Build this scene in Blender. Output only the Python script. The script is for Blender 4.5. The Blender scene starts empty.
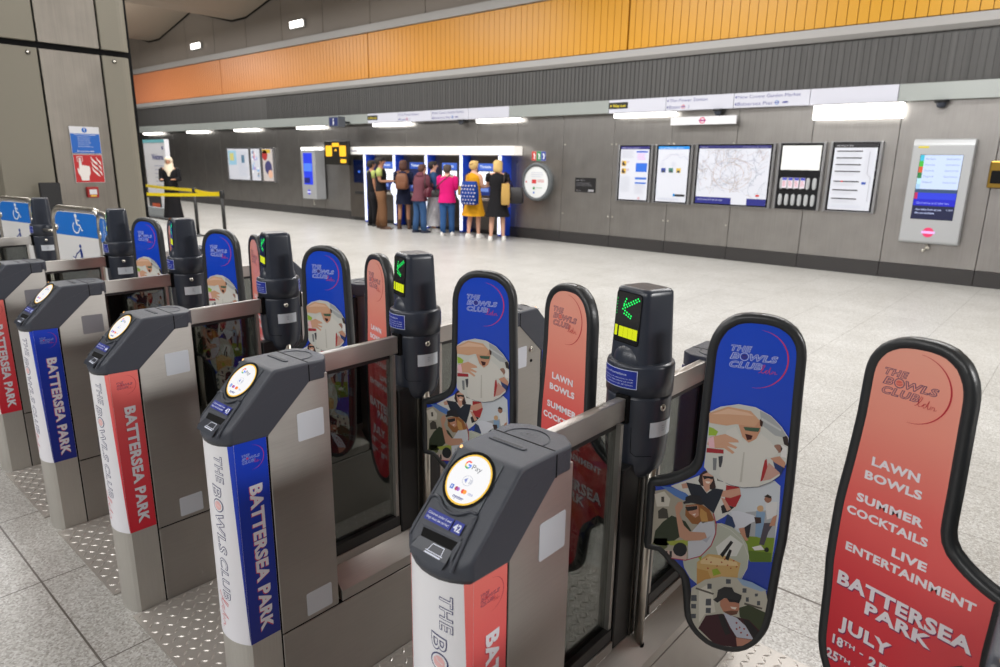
import bpy, bmesh, math, random
from mathutils import Vector, Matrix
random.seed(7)
SC = bpy.context.scene
COL = SC.collection
PI = math.pi

def lin(c):
    c = c / 255.0
    return c / 12.92 if c <= 0.04045 else ((c + 0.055) / 1.055) ** 2.4
def rgb(c): return (lin(c[0]), lin(c[1]), lin(c[2]), 1.0)

# ------------------------------------------------------------------ materials
MATS = {}
def base_mat(name):
    m = bpy.data.materials.new(name); m.use_nodes = True
    nt = m.node_tree; b = nt.nodes['Principled BSDF']
    MATS[name] = m
    return m, nt, b
def plain(name, c, rough=0.5, metal=0.0, emit=0.0, coat=0.0, spec=0.5, bump=0.0, bscale=400.0):
    if name in MATS: return MATS[name]
    m, nt, b = base_mat(name)
    b.inputs['Base Color'].default_value = rgb(c)
    b.inputs['Roughness'].default_value = rough
    b.inputs['Metallic'].default_value = metal
    b.inputs['Specular IOR Level'].default_value = spec
    if coat: b.inputs['Coat Weight'].default_value = coat; b.inputs['Coat Roughness'].default_value = 0.15
    if emit >= .5: b.inputs['Base Color'].default_value = tuple(k * .12 for k in rgb(c)[:3]) + (1,)
    if emit:
        b.inputs['Emission Color'].default_value = rgb(c); b.inputs['Emission Strength'].default_value = emit
    if bump:
        tc = nt.nodes.new('ShaderNodeTexCoord'); n = nt.nodes.new('ShaderNodeTexNoise')
        n.inputs['Scale'].default_value = bscale; n.inputs['Detail'].default_value = 2
        bp = nt.nodes.new('ShaderNodeBump'); bp.inputs['Strength'].default_value = bump; bp.inputs['Distance'].default_value = 0.002
        nt.links.new(tc.outputs['Object'], n.inputs['Vector']); nt.links.new(n.outputs['Fac'], bp.inputs['Height'])
        nt.links.new(bp.outputs['Normal'], b.inputs['Normal'])
    return m
def ink(c, emit=0.0, rough=0.45):
    return plain('print_%d_%d_%d_%d' % (c[0], c[1], c[2], int(emit * 10)), c, rough, emit=emit)
def brushed(name, c, rough=0.32, axis='Y', var=0.18, scale=1.0, aniso=0.0, metal=1.0):
    """brushed stainless steel: fine streaks along one axis and broad blotches"""
    m, nt, b = base_mat(name)
    b.inputs['Metallic'].default_value = metal
    if aniso:
        b.inputs['Anisotropic'].default_value = aniso; b.inputs['Anisotropic Rotation'].default_value = .25
        tg = nt.nodes.new('ShaderNodeTangent'); tg.direction_type = 'RADIAL'; tg.axis = 'Z'; nt.links.new(tg.outputs[0], b.inputs['Tangent'])
    tc = nt.nodes.new('ShaderNodeTexCoord'); mp = nt.nodes.new('ShaderNodeMapping')
    s = {'X': (2, 90, 90), 'Y': (90, 2, 90), 'Z': (90, 90, 2)}[axis]
    mp.inputs['Scale'].default_value = [k * scale for k in s]
    n = nt.nodes.new('ShaderNodeTexNoise'); n.inputs['Scale'].default_value = 3.0; n.inputs['Detail'].default_value = 4
    n2 = nt.nodes.new('ShaderNodeTexNoise'); n2.inputs['Scale'].default_value = 3.5; n2.inputs['Detail'].default_value = 2
    nt.links.new(tc.outputs['Object'], mp.inputs['Vector']); nt.links.new(mp.outputs['Vector'], n.inputs['Vector'])
    nt.links.new(tc.outputs['Object'], n2.inputs['Vector'])
    add = nt.nodes.new('ShaderNodeMath'); add.operation = 'ADD'
    nt.links.new(n.outputs['Fac'], add.inputs[0]); nt.links.new(n2.outputs['Fac'], add.inputs[1])
    cr = nt.nodes.new('ShaderNodeValToRGB')
    cr.color_ramp.elements[0].position = 0.35; cr.color_ramp.elements[1].position = 1.0
    lo = [k * (1 - var) for k in c]; hi = [min(255, k * (1 + var * .6)) for k in c]
    cr.color_ramp.elements[0].color = rgb(lo); cr.color_ramp.elements[1].color = rgb(hi)
    hf = nt.nodes.new('ShaderNodeMath'); hf.operation = 'MULTIPLY'; hf.inputs[1].default_value = .68
    nt.links.new(add.outputs[0], hf.inputs[0]); nt.links.new(hf.outputs[0], cr.inputs['Fac'])
    nt.links.new(cr.outputs['Color'], b.inputs['Base Color'])
    mr = nt.nodes.new('ShaderNodeMapRange'); mr.inputs['To Min'].default_value = rough - .06; mr.inputs['To Max'].default_value = rough + .1
    nt.links.new(n.outputs['Fac'], mr.inputs['Value']); nt.links.new(mr.outputs['Result'], b.inputs['Roughness'])
    bp = nt.nodes.new('ShaderNodeBump'); bp.inputs['Strength'].default_value = .12; bp.inputs['Distance'].default_value = .001
    nt.links.new(n.outputs['Fac'], bp.inputs['Height']); nt.links.new(bp.outputs['Normal'], b.inputs['Normal'])
    return m
def gradz(name, stops, rough=0.4, axis=2, coat=0.0):
    """a print whose ink changes along one axis of the object; stops = [(coordinate, colour)]"""
    m, nt, b = base_mat(name)
    tc = nt.nodes.new('ShaderNodeTexCoord'); sp = nt.nodes.new('ShaderNodeSeparateXYZ'); mr = nt.nodes.new('ShaderNodeMapRange')
    cr = nt.nodes.new('ShaderNodeValToRGB')
    lo, hi = stops[0][0], stops[-1][0]
    mr.inputs['From Min'].default_value = lo; mr.inputs['From Max'].default_value = hi
    nt.links.new(tc.outputs['Object'], sp.inputs[0]); nt.links.new(sp.outputs[axis], mr.inputs['Value']); nt.links.new(mr.outputs['Result'], cr.inputs['Fac'])
    while len(cr.color_ramp.elements) < len(stops): cr.color_ramp.elements.new(.5)
    for e, (p, c) in zip(cr.color_ramp.elements, stops): e.position = (p - lo) / (hi - lo)
    for e, (p, c) in zip(cr.color_ramp.elements, stops): e.color = rgb(c)
    nt.links.new(cr.outputs['Color'], b.inputs['Base Color'])
    b.inputs['Roughness'].default_value = rough
    if coat: b.inputs['Coat Weight'].default_value = coat
    return m
def glassy(name, tint, refl=0.08):
    m = bpy.data.materials.new(name); m.use_nodes = True; nt = m.node_tree
    nt.nodes.remove(nt.nodes['Principled BSDF']); out = nt.nodes['Material Output']
    t = nt.nodes.new('ShaderNodeBsdfTransparent'); t.inputs[0].default_value = (*tint, 1)
    g = nt.nodes.new('ShaderNodeBsdfGlossy'); g.inputs['Roughness'].default_value = .03; g.inputs[0].default_value = (.9, .93, .92, 1)
    lw = nt.nodes.new('ShaderNodeLayerWeight'); lw.inputs[0].default_value = .2
    mu = nt.nodes.new('ShaderNodeMath'); mu.operation = 'MULTIPLY_ADD'; mu.inputs[1].default_value = .22; mu.inputs[2].default_value = refl
    mx = nt.nodes.new('ShaderNodeMixShader')
    nt.links.new(lw.outputs['Fresnel'], mu.inputs[0]); nt.links.new(mu.outputs[0], mx.inputs[0])
    nt.links.new(t.outputs[0], mx.inputs[1]); nt.links.new(g.outputs[0], mx.inputs[2]); nt.links.new(mx.outputs[0], out.inputs[0])
    MATS[name] = m
    return m

STEEL = brushed('brushed_steel', (174, 170, 165), .36, 'Y', .06, 2.2, .75, .78)
STEELZ = brushed('brushed_steel_upright', (194, 191, 185), .34, 'Z', .06, 2.0, 0, .55)
WSTEEL = brushed('wall_steel', (160, 157, 154), .36, 'Z', .07, .35)
CHROME = plain('polished_tube', (212, 207, 197), .30, 1.0)
BLACKP = plain('dark_plastic', (60, 64, 74), .42, bump=.35, bscale=900)
BLACKP2 = plain('dark_plastic_smooth', (50, 55, 66), .32)
RUBBER = plain('black_rubber', (46, 48, 50), .38, bump=.5, bscale=60)
DARK = plain('black_gap', (14, 14, 15), .7, spec=.15)
BLACKF = plain('black_frame', (26, 26, 27), .45)
GLASS = glassy('smoked_glass', (.40, .41, .40), .015)
CLEAR = glassy('clear_glass', (.9, .93, .92), .04)
WHITE = plain('white_print', (216, 216, 220), .45)
REFL = plain('white_reflector', (206, 212, 220), .35)
REFLG = plain('grey_reflector', (128, 128, 134), .35)
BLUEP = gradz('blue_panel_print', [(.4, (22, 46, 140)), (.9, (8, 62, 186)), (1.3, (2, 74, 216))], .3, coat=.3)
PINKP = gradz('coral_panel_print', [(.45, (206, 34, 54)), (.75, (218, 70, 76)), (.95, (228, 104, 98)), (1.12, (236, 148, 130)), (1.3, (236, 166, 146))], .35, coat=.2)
BLUEW = gradz('blue_wrap_print', [(.32, (28, 42, 140)), (.95, (10, 62, 200))], .38)
REDW = gradz('red_wrap_print', [(.32, (220, 30, 54)), (.7, (236, 84, 90)), (.95, (242, 128, 118))], .38)
WRAPW = gradz('white_wrap_print', [(.32, (240, 240, 248)), (.95, (236, 236, 240))], .38)
NAVY = (30, 32, 92); CRIM = (206, 38, 66)

# ------------------------------------------------------------------ mesh builder
class MB:
    def __init__(s): s.v = []; s.f = []; s.mi = []; s.mats = []; s.sm = []
    def m(s, mat):
        if mat not in s.mats: s.mats.append(mat)
        return s.mats.index(mat)
    def add(s, vs, fs, mat, smooth=False, M=None):
        o = len(s.v); k = s.m(mat)
        for p in vs:
            p = Vector(p)
            if M is not None: p = M @ p
            s.v.append(tuple(p))
        for f in fs: s.f.append([i + o for i in f]); s.mi.append(k); s.sm.append(smooth)
        return s
    def addbm(s, bm, mat, smooth=False, M=None):
        bm.verts.ensure_lookup_table(); bm.verts.index_update()
        s.add([v.co.copy() for v in bm.verts], [[v.index for v in f.verts] for f in bm.faces], mat, smooth, M); bm.free()
        return s
    def box(s, x0, x1, y0, y1, z0, z1, mat, bev=0.0, seg=2, M=None, smooth=False):
        bm = bmesh.new(); bmesh.ops.create_cube(bm, size=1)
        for v in bm.verts:
            v.co = Vector(((x0 + x1) / 2 + v.co.x * (x1 - x0), (y0 + y1) / 2 + v.co.y * (y1 - y0), (z0 + z1) / 2 + v.co.z * (z1 - z0)))
        if bev: bmesh.ops.bevel(bm, geom=bm.edges[:], offset=bev, segments=seg, profile=.5, affect='EDGES')
        return s.addbm(bm, mat, smooth, M)
    def prism(s, pts, fn, a, b, mat, bev=0.0, seg=2, M=None, smooth=False, bevsel=None):
        """extrude polygon pts (list of 2D) from a to b; fn(u,v,w)->xyz"""
        bm = bmesh.new(); n = len(pts)
        va = [bm.verts.new(fn(u, v, a)) for u, v in pts]; vb = [bm.verts.new(fn(u, v, b)) for u, v in pts]
        bm.faces.new(va[::-1]); bm.faces.new(vb)
        for i in range(n): bm.faces.new((va[i], va[(i + 1) % n], vb[(i + 1) % n], vb[i]))
        bmesh.ops.recalc_face_normals(bm, faces=bm.faces[:])
        if bev:
            ed = [e for e in bm.edges if bevsel is None or bevsel(e)]
            bmesh.ops.bevel(bm, geom=ed, offset=bev, segments=seg, profile=.5, affect='EDGES')
        return s.addbm(bm, mat, smooth, M)
    def tube(s, pts, r, mat, n=12, M=None, caps=True, closed=False):
        pts = [Vector(p) for p in pts]; N = len(pts); rs = r if isinstance(r, (list, tuple)) else [r] * N
        vs = []; fs = []; prev = None
        for i, p in enumerate(pts):
            if closed: t = (pts[(i + 1) % N] - pts[i - 1]).normalized()
            else: t = (pts[min(i + 1, N - 1)] - pts[max(i - 1, 0)]).normalized()
            if prev is None:
                a = t.orthogonal().normalized()
            else:
                a = (prev - t * prev.dot(t)).normalized()
            prev = a; b = t.cross(a)
            for k in range(n):
                an = 2 * PI * k / n; vs.append(p + (a * math.cos(an) + b * math.sin(an)) * rs[i])
        L = N if closed else N - 1
        for i in range(L):
            for k in range(n):
                j = (i + 1) % N
                fs.append((i * n + k, i * n + (k + 1) % n, j * n + (k + 1) % n, j * n + k))
        if caps and not closed: fs.append(tuple(range(n - 1, -1, -1))); fs.append(tuple((N - 1) * n + k for k in range(n)))
        return s.add(vs, fs, mat, True, M)
    def loft(s, rings, mat, caps=True, M=None, smooth=True):
        n = len(rings[0]); vs = [p for r in rings for p in r]; fs = []
        for i in range(len(rings) - 1):
            for k in range(n): fs.append((i * n + k, i * n + (k + 1) % n, (i + 1) * n + (k + 1) % n, (i + 1) * n + k))
        s.add(vs, fs, mat, smooth, M)
        if caps: 
            s.add(rings[0][::-1], [tuple(range(n))], mat, False, M); s.add(rings[-1], [tuple(range(n))], mat, False, M)
        return s
    def lathe(s, prof, mat, n=24, M=None, ctr=(0, 0)):
        rings = [[(ctr[0] + r * math.cos(2 * PI * k / n), ctr[1] + r * math.sin(2 * PI * k / n), z) for k in range(n)] for r, z in prof]
        return s.loft(rings, mat, True, M)
    def poly(s, pts, mat, fr, layer=0):
        return s.add([fr(u, v, layer) for u, v in pts], [tuple(range(len(pts)))], mat)
    def build(s, name, parent=None):
        me = bpy.data.meshes.new(name); me.from_pydata(s.v, [], s.f)
        for mt in s.mats: me.materials.append(mt)
        for i, p in enumerate(me.polygons): p.material_index = s.mi[i]; p.use_smooth = s.sm[i]
        me.validate(); me.update()
        return link(name, me, parent)
def link(name, me, parent=None):
    o = bpy.data.objects.new(name, me); COL.objects.link(o)
    if parent is not None: o.parent = parent
    return o
CACHE = {}
def shared(key, name, fn, parent=None):
    """one mesh datum per kind of part, an object of its own each time"""
    if key not in CACHE:
        o = fn().build(name, parent); CACHE[key] = o.data; return o
    return link(name, CACHE[key], parent)
def tag(o, label, cat, group=None, kind=None):
    o['label'] = label; o['category'] = cat
    if group: o['group'] = group
    if kind: o['kind'] = kind
    return o
def struct(o): o['kind'] = 'structure'; return o
def thing(name, label, cat, loc=(0, 0, 0), rz=0.0, group=None):
    o = bpy.data.objects.new(name, None); COL.objects.link(o); o.location = loc; o.rotation_euler = (0, 0, rz); o.empty_display_size = .1
    return tag(o, label, cat, group)

def frame(O, U, V, N, step=.0003):
    O, U, V, N = Vector(O), Vector(U), Vector(V), Vector(N)
    return lambda u, v, l=0: O + U * u + V * v + N * (l * step)
def split_tris(pts, fs, mx):
    pts = list(pts); out = []; mid = {}
    st = []
    for f in fs:
        for i in range(1, len(f) - 1): st.append((f[0], f[i], f[i + 1]))
    while st:
        a, b, c = st.pop(); e = [(math.dist(pts[a], pts[b]), a, b, c), (math.dist(pts[b], pts[c]), b, c, a), (math.dist(pts[c], pts[a]), c, a, b)]
        L_, i, j, k = max(e)
        if L_ <= mx: out.append((a, b, c)); continue
        key = (min(i, j), max(i, j))
        if key not in mid: mid[key] = len(pts); pts.append(((pts[i][0] + pts[j][0]) / 2, (pts[i][1] + pts[j][1]) / 2))
        m = mid[key]; st += [(i, m, k), (m, j, k)]
    return pts, out
def circle(cx, cy, r, n=24, ry=None): return [(cx + r * math.cos(2 * PI * i / n), cy + (ry or r) * math.sin(2 * PI * i / n)) for i in range(n)]
def rect(x0, y0, x1, y1): return [(x0, y0), (x1, y0), (x1, y1), (x0, y1)]
def rrect(x0, y0, x1, y1, r, n=4):
    out = []
    for cx, cy, a in ((x1 - r, y1 - r, 0), (x0 + r, y1 - r, 90), (x0 + r, y0 + r, 180), (x1 - r, y0 + r, 270)):
        for i in range(n + 1):
            t = math.radians(a + 90 * i / n); out.append((cx + r * math.cos(t), cy + r * math.sin(t)))
    return out
def stroke(pts, w):
    """a ribbon polygon along a polyline (2D); w a width or list of widths"""
    n = len(pts); L = []; Rr = []
    for i, p in enumerate(pts):
        a = pts[max(i - 1, 0)]; b = pts[min(i + 1, n - 1)]; dx, dy = b[0] - a[0], b[1] - a[1]; d = math.hypot(dx, dy) or 1
        ww = (w[i] if isinstance(w, (list, tuple)) else w) / 2
        L.append((p[0] - dy / d * ww, p[1] + dx / d * ww)); Rr.append((p[0] + dy / d * ww, p[1] - dx / d * ww))
    return L, Rr
def ribbon(mb, pts, w, mat, fr, layer):
    L, Rr = stroke(pts, w); n = len(pts)
    mb.add([fr(u, v, layer) for u, v in L + Rr], [(i, i + 1, n + i + 1, n + i) for i in range(n - 1)], mat)
TXT = {}
def text_geo(s, off=.0, shear=0.0, res=3, gap=1.0):
    k = (s, off, shear, gap)
    if k in TXT: return TXT[k]
    cu = bpy.data.curves.new('lettering', 'FONT'); cu.body = s; cu.size = 1; cu.offset = off; cu.shear = shear; cu.resolution_u = res; cu.space_character = gap
    ob = bpy.data.objects.new('lettering', cu); me = bpy.data.meshes.new_from_object(ob)
    vs = [(v.co.x, v.co.y) for v in me.vertices]; fs = [tuple(p.vertices) for p in me.polygons]
    bpy.data.objects.remove(ob); bpy.data.curves.remove(cu); bpy.data.meshes.remove(me)
    TXT[k] = (vs, fs); return TXT[k]
def text(mb, s, x0, x1, y0, y1, mat, fr, layer=1, bold=.0, shear=0.0, outline=None, fine=None, gap=None):
    """write s so that its capitals fill x0..x1, y0..y1 of the frame. outline=(material, extra) draws a contour behind"""
    if gap is None: gap = 1.14 if outline and outline[1] > .03 else (1.08 if bold > .03 else 1.0)
    ref = text_geo(s, 0, shear, 3, gap)[0]
    if not ref: return
    cap = .72
    xs = [p[0] for p in ref]; a, b = min(xs), max(xs)
    def put(off, mt, ly):
        vs, fs = text_geo(s, off, shear, 3, gap)
        vs = [(x0 + (p[0] - a) / (b - a) * (x1 - x0), y0 + p[1] / cap * (y1 - y0)) for p in vs]
        if fine: vs, fs = split_tris(vs, fs, fine)
        mb.add([fr(u, v, ly) for u, v in vs], fs, mt)
    if outline: put(bold + outline[1], outline[0], layer); put(bold, mat, layer + 1)
    else: put(bold, mat, layer)
COLLAGE=[((200,208,215),1,[(315,901),(320,823),(317,702),(270,691),(200,816),(177,832),(190,878),(234,883),(273,895),(301,912)]),((168,172,176),2,[(247,819),(315,841),(317,767),(263,730),(239,765)]),((122,148,45),3,[(232,763),(260,758),(317,767),(317,702),(270,691)]),((90,118,38),4,[(257,720),(314,726),(316,702),(272,691)]),((40,60,100),4,[(207,806),(233,792),(225,770),(203,777)]),((212,217,226),5,[(213,815),(230,819),(265,815),(279,806),(263,795),(248,779),(231,771),(223,789)]),((60,40,35),6,[(267,811),(282,813),(284,799),(272,794)]),((190,140,115),5,[(235,774),(248,779),(254,756),(261,748),(255,744),(243,758)]),((40,40,50),4,[(247,789),(262,792),(261,754),(252,752)]),((130,160,190),4,[(270,828),(290,828),(290,800),(287,760),(274,761)]),((200,165,125),5,[(285,837),(285,833),(283,830),(281,828),(278,827),(275,828),(272,830),(271,834),(271,838),(273,841),(276,843),(279,844),(282,843),(284,841)]),((215,216,216),5,[(287,855),(313,860),(315,822),(295,810)]),((150,105,85),6,[(300,865),(300,861),(298,857),(295,854),(292,853),(288,855),(286,857),(284,861),(285,866),(287,870),(290,872),(293,873),(297,872),(299,869)]),((45,35,30),7,[(283,868),(290,875),(299,871),(299,866),(289,867)]),((80,75,85),5,[(290,800),(312,806),(302,779),(296,742),(285,743)]),((185,135,110),6,[(307,820),(316,828),(314,798),(302,795)]),((225,225,225),6,[(270,731),(289,741),(298,731),(277,724)]),((25,30,30),6,[(308,733),(308,731),(307,728),(305,726),(302,726),(300,726),(298,728),(298,731),(298,734),(299,736),(301,738),(303,739),(306,738),(307,736)]),((214,214,208),8,[(69,852),(103,873),(130,890),(160,912),(193,891),(228,878),(233,859),(226,830),(201,797),(182,780),(95,843)]),((120,120,115),9,[(171,906),(191,910),(193,887),(176,887)]),((165,40,45),9,[(197,880),(226,881),(233,859),(223,827),(198,830)]),((30,30,35),10,[(190,823),(198,830),(221,827),(210,813),(195,804)]),((200,152,130),11,[(188,846),(197,844),(214,820),(205,813)]),((200,152,130),11,[(187,862),(228,879),(232,863),(210,849),(186,848)]),((200,152,130),11,[(94,862),(108,869),(111,855),(98,851)]),((52,32,32),11,[(135,895),(143,906),(153,911),(163,908),(170,886),(175,869),(166,861),(139,868),(133,879)]),((30,38,52),12,[(105,869),(139,869),(155,850),(171,867),(192,867),(187,842),(174,795),(144,805),(116,843)]),((204,156,134),13,[(141,896),(153,905),(165,901),(166,885),(160,872),(161,861),(154,852),(147,862),(143,881)]),((28,28,30),14,[(141,894),(166,896),(165,888),(156,890),(153,889),(146,885)]),((238,225,215),14,[(149,881),(161,882),(158,876),(152,876)]),((186,192,178),15,[(182,774),(195,779),(221,774),(243,759),(259,735),(266,705),(265,673),(254,642),(236,616),(212,599),(185,591),(158,596),(135,612),(119,637),(111,668),(114,701),(126,732),(145,757)]),((222,225,220),16,[(188,712),(219,752),(249,735),(238,699),(197,689)]),((208,172,110),17,[(148,660),(172,689),(211,694),(249,683),(246,651),(247,614),(199,592),(155,576)]),((196,150,84),18,[(149,643),(176,642),(199,592),(155,576)]),((226,200,150),18,[(156,666),(176,684),(240,683),(244,674),(199,664),(157,658)]),((25,25,28),19,[(200,694),(221,738),(227,734),(207,688)]),((25,25,28),19,[(212,685),(220,714),(226,712),(221,683)]),((150,175,50),19,[(185,648),(197,655),(207,643),(190,632)]),((150,175,50),19,[(148,677),(159,679),(156,666)]),((176,84,50),20,[(172,674),(171,672),(169,671),(168,673),(169,676),(171,676)]),((176,84,50),20,[(183,669),(182,666),(180,666),(179,668),(180,670),(182,671)]),((176,84,50),20,[(208,675),(207,673),(205,672),(204,674),(204,676),(206,677)]),((176,84,50),20,[(222,670),(221,668),(219,667),(218,669),(219,672),(221,672)]),((176,84,50),20,[(235,686),(234,684),(232,683),(231,685),(231,687),(234,688)]),((176,84,50),20,[(178,650),(177,648),(175,647),(173,649),(174,652),(176,652)]),((176,84,50),20,[(230,664),(229,661),(227,661),(226,663),(227,665),(229,666)]),((176,84,50),20,[(214,685),(213,682),(211,682),(210,684),(211,686),(213,687)]),((176,84,50),20,[(243,671),(242,669),(240,668),(239,670),(240,673),(242,673)]),((176,84,50),20,[(198,662),(197,660),(195,659),(194,661),(195,663),(197,664)]),((172,167,152),21,[(33,832),(69,846),(99,838),(143,824),(175,801),(184,773),(185,748),(177,713),(155,679),(120,658),(83,656),(56,667),(34,683)]),((88,128,196),22,[(47,847),(69,850),(106,841),(117,833),(104,820),(81,828)]),((214,210,198),22,[(32,822),(55,835),(71,818),(69,797),(40,790)]),((70,66,60),23,[(46,758),(44,779),(55,791),(66,788),(71,764)]),((70,66,60),23,[(49,819),(56,821),(57,806),(50,805)]),((48,58,40),24,[(38,688),(41,723),(58,752),(78,774),(112,765),(128,743),(97,715),(73,688),(47,684)]),((160,172,70),25,[(71,700),(123,718),(126,701),(81,691)]),((96,104,66),24,[(42,702),(72,709),(74,684),(56,667),(36,684)]),((206,182,172),25,[(61,673),(122,683),(122,659),(83,656),(64,662)]),((40,38,40),26,[(69,672),(75,674),(76,659),(70,657)]),((40,38,40),26,[(80,675),(86,676),(87,659),(81,658)]),((25,30,36),27,[(122,689),(121,683),(119,676),(115,671),(110,667),(104,666),(98,667),(93,670),(90,675),(88,681),(89,688),(91,695),(96,700),(101,704),(107,705),(112,704),(117,701),(120,696)]),((152,98,52),27,[(109,809),(143,820),(165,809),(179,784),(155,766),(128,762),(110,781)]),((196,150,86),28,[(144,809),(159,800),(165,776),(151,769),(144,788)]),((198,144,118),28,[(110,807),(138,815),(142,788),(134,780),(119,789)]),((30,28,30),29,[(108,804),(136,813),(137,804),(126,798),(114,794)]),((236,220,212),29,[(126,788),(135,792),(132,785)]),((35,35,42),30,[(104,811),(102,816),(107,820),(107,831),(120,840),(141,841),(146,827),(156,821),(143,817),(122,818)]),((205,209,217),28,[(128,739),(147,772),(178,780),(184,752),(177,717),(155,680),(127,661),(122,713),(162,726)]),((176,182,196),29,[(130,740),(165,731),(175,742),(166,719),(158,723)]),((200,152,127),31,[(84,799),(90,813),(100,817),(103,802),(96,784),(109,754),(125,740),(160,746),(166,733),(151,722),(116,713),(101,720),(92,760)]),((192,190,176),32,[(141,585),(171,617),(209,636),(244,642),(279,639),(311,627),(322,588),(319,515),(305,480),(266,446),(213,438),(162,467),(143,511)]),((150,176,206),33,[(244,642),(279,639),(315,626),(302,619),(259,625)]),((216,214,202),33,[(159,585),(176,603),(192,586),(204,533),(180,521),(167,491)]),((80,85,92),34,[(142,565),(155,569),(157,552),(143,548)]),((80,85,92),34,[(144,540),(156,543),(157,530),(145,527)]),((80,85,92),34,[(145,511),(158,515),(159,502),(146,498)]),((80,85,92),34,[(178,564),(190,568),(192,549),(179,545)]),((80,85,92),34,[(180,539),(192,542),(193,527),(181,524)]),((80,85,92),34,[(178,608),(188,610),(189,596),(179,593)]),((80,85,92),34,[(220,632),(231,634),(232,622),(221,619)]),((80,85,92),34,[(270,594),(276,596),(278,584),(271,582)]),((80,85,92),34,[(260,617),(269,619),(270,607),(261,605)]),((80,85,92),34,[(296,591),(303,593),(304,581),(297,579)]),((80,85,92),34,[(289,610),(296,612),(296,604),(290,602)]),((92,88,80),34,[(152,590),(196,585),(194,580),(151,585)]),((92,88,80),34,[(268,579),(310,576),(309,571),(268,573)]),((58,68,44),35,[(257,561),(278,575),(318,565),(326,538),(313,510),(283,525),(261,536)]),((60,20,32),36,[(167,475),(182,517),(219,533),(240,534),(283,534),(309,512),(307,487),(266,449),(212,440)]),((195,200,215),37,[(222,537),(254,532),(277,515),(299,482),(260,477),(243,500)]),((30,28,32),38,[(211,526),(223,532),(245,484),(233,475),(222,498)]),((30,28,32),38,[(269,532),(283,532),(308,507),(302,482),(277,515)]),((190,132,107),39,[(212,570),(225,581),(256,583),(258,557),(254,542),(240,535),(222,540),(213,555)]),((110,70,55),40,[(222,540),(239,548),(256,552),(254,542),(240,534)]),((25,25,30),41,[(226,580),(259,586),(256,573),(246,574),(234,571)]),((238,228,218),41,[(237,559),(252,561),(249,554),(241,554)]),((40,42,45),42,[(195,567),(203,577),(204,597),(218,610),(236,613),(242,602),(260,598),(260,587),(250,580),(221,579),(206,561)]),((192,137,117),42,[(258,476),(296,481),(290,463),(263,452)]),((152,66,66),38,[(258,518),(257,515),(255,514),(253,517),(254,520),(257,520)]),((152,66,66),38,[(266,507),(265,504),(263,504),(262,506),(263,509),(265,510)]),((152,66,66),38,[(277,506),(276,503),(274,503),(272,505),(273,508),(276,508)]),((152,66,66),38,[(271,494),(270,491),(268,490),(266,492),(267,495),(270,496)]),((152,66,66),38,[(286,491),(285,488),(282,488),(281,490),(282,493),(284,494)]),((152,66,66),38,[(260,501),(259,498),(257,497),(255,500),(256,503),(258,503)]),((202,204,198),43,[(145,1059),(167,1075),(206,1086),(242,1085),(276,1070),(300,1048),(319,1022),(321,989),(321,959),(310,927),(293,908),(268,891),(236,882),(208,883),(184,890),(155,904),(143,918)]),((165,170,172),44,[(252,1079),(276,1070),(300,1048),(317,1021),(290,1024),(259,1045)]),((192,196,196),45,[(257,1063),(301,1041),(302,1036),(258,1056)]),((150,182,60),44,[(145,1022),(155,1020),(167,1013),(163,1002),(146,1000)]),((160,40,50),44,[(145,968),(183,970),(184,960),(145,956)]),((60,62,70),44,[(173,951),(183,954),(184,925),(177,924)]),((120,124,128),44,[(161,945),(170,946),(171,915),(164,914)]),((165,42,46),44,[(271,957),(279,964),(284,937),(275,908),(267,903)]),((192,152,140),45,[(284,956),(311,934),(292,915),(276,908),(278,920)]),((40,58,108),44,[(292,963),(317,950),(313,931),(301,936)]),((150,112,96),45,[(309,995),(308,990),(306,985),(302,983),(298,982),(294,983),(291,987),(290,991),(290,996),(292,1001),(296,1003),(300,1004),(304,1003),(307,999)]),((52,42,42),45,[(306,1023),(317,1029),(321,1002),(311,1006)]),((224,224,222),45,[(305,1004),(318,999),(320,974),(308,975)]),((210,209,202),46,[(185,1018),(204,1032),(222,1001),(241,997),(261,1023),(282,1008),(302,985),(290,968),(276,969),(273,942),(270,892),(235,884),(191,887),(179,905),(185,953),(185,991)]),((186,184,176),47,[(227,972),(230,972),(231,896),(226,895)]),((192,142,117),47,[(286,967),(305,976),(319,962),(318,949),(297,958)]),((198,147,117),48,[(210,1037),(258,1058),(258,1030),(251,1009),(236,997),(221,1009)]),((60,36,30),49,[(254,1059),(262,1053),(261,1040),(256,1043)]),((62,92,72),50,[(221,1034),(257,1037),(254,1027),(241,1026),(226,1026)]),((62,18,20),50,[(226,1018),(243,1016),(241,1006),(232,1003)]),((207,162,130),51,[(143,1056),(183,1078),(233,1075),(254,1055),(245,1038),(204,1038),(184,1031),(145,1032)]),((222,184,156),52,[(148,1054),(184,1073),(227,1070),(241,1064),(188,1060)]),((204,158,130),51,[(150,997),(183,1010),(212,1000),(215,994),(191,990),(213,982),(210,977),(189,981),(208,968),(204,963),(184,974),(163,971),(145,977)]),((232,186,196),52,[(146,993),(158,999),(163,971),(150,970)])]
COLLAGE_RIMS=[((225,225,222),1.2,53,[(145,1059),(167,1075),(206,1087),(242,1085),(276,1070),(300,1048),(319,1022)]),((225,225,222),0.9,20,[(186,777),(218,766),(248,743),(265,706),(265,673),(252,632)]),((178,32,70),2.2,32,[(175,801),(184,773),(185,748),(177,713),(155,679),(120,659),(83,656),(56,667)]),((25,35,80),1.0,44,[(321,959),(310,927),(293,908),(268,891),(236,882),(208,883),(184,890)])]
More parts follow.
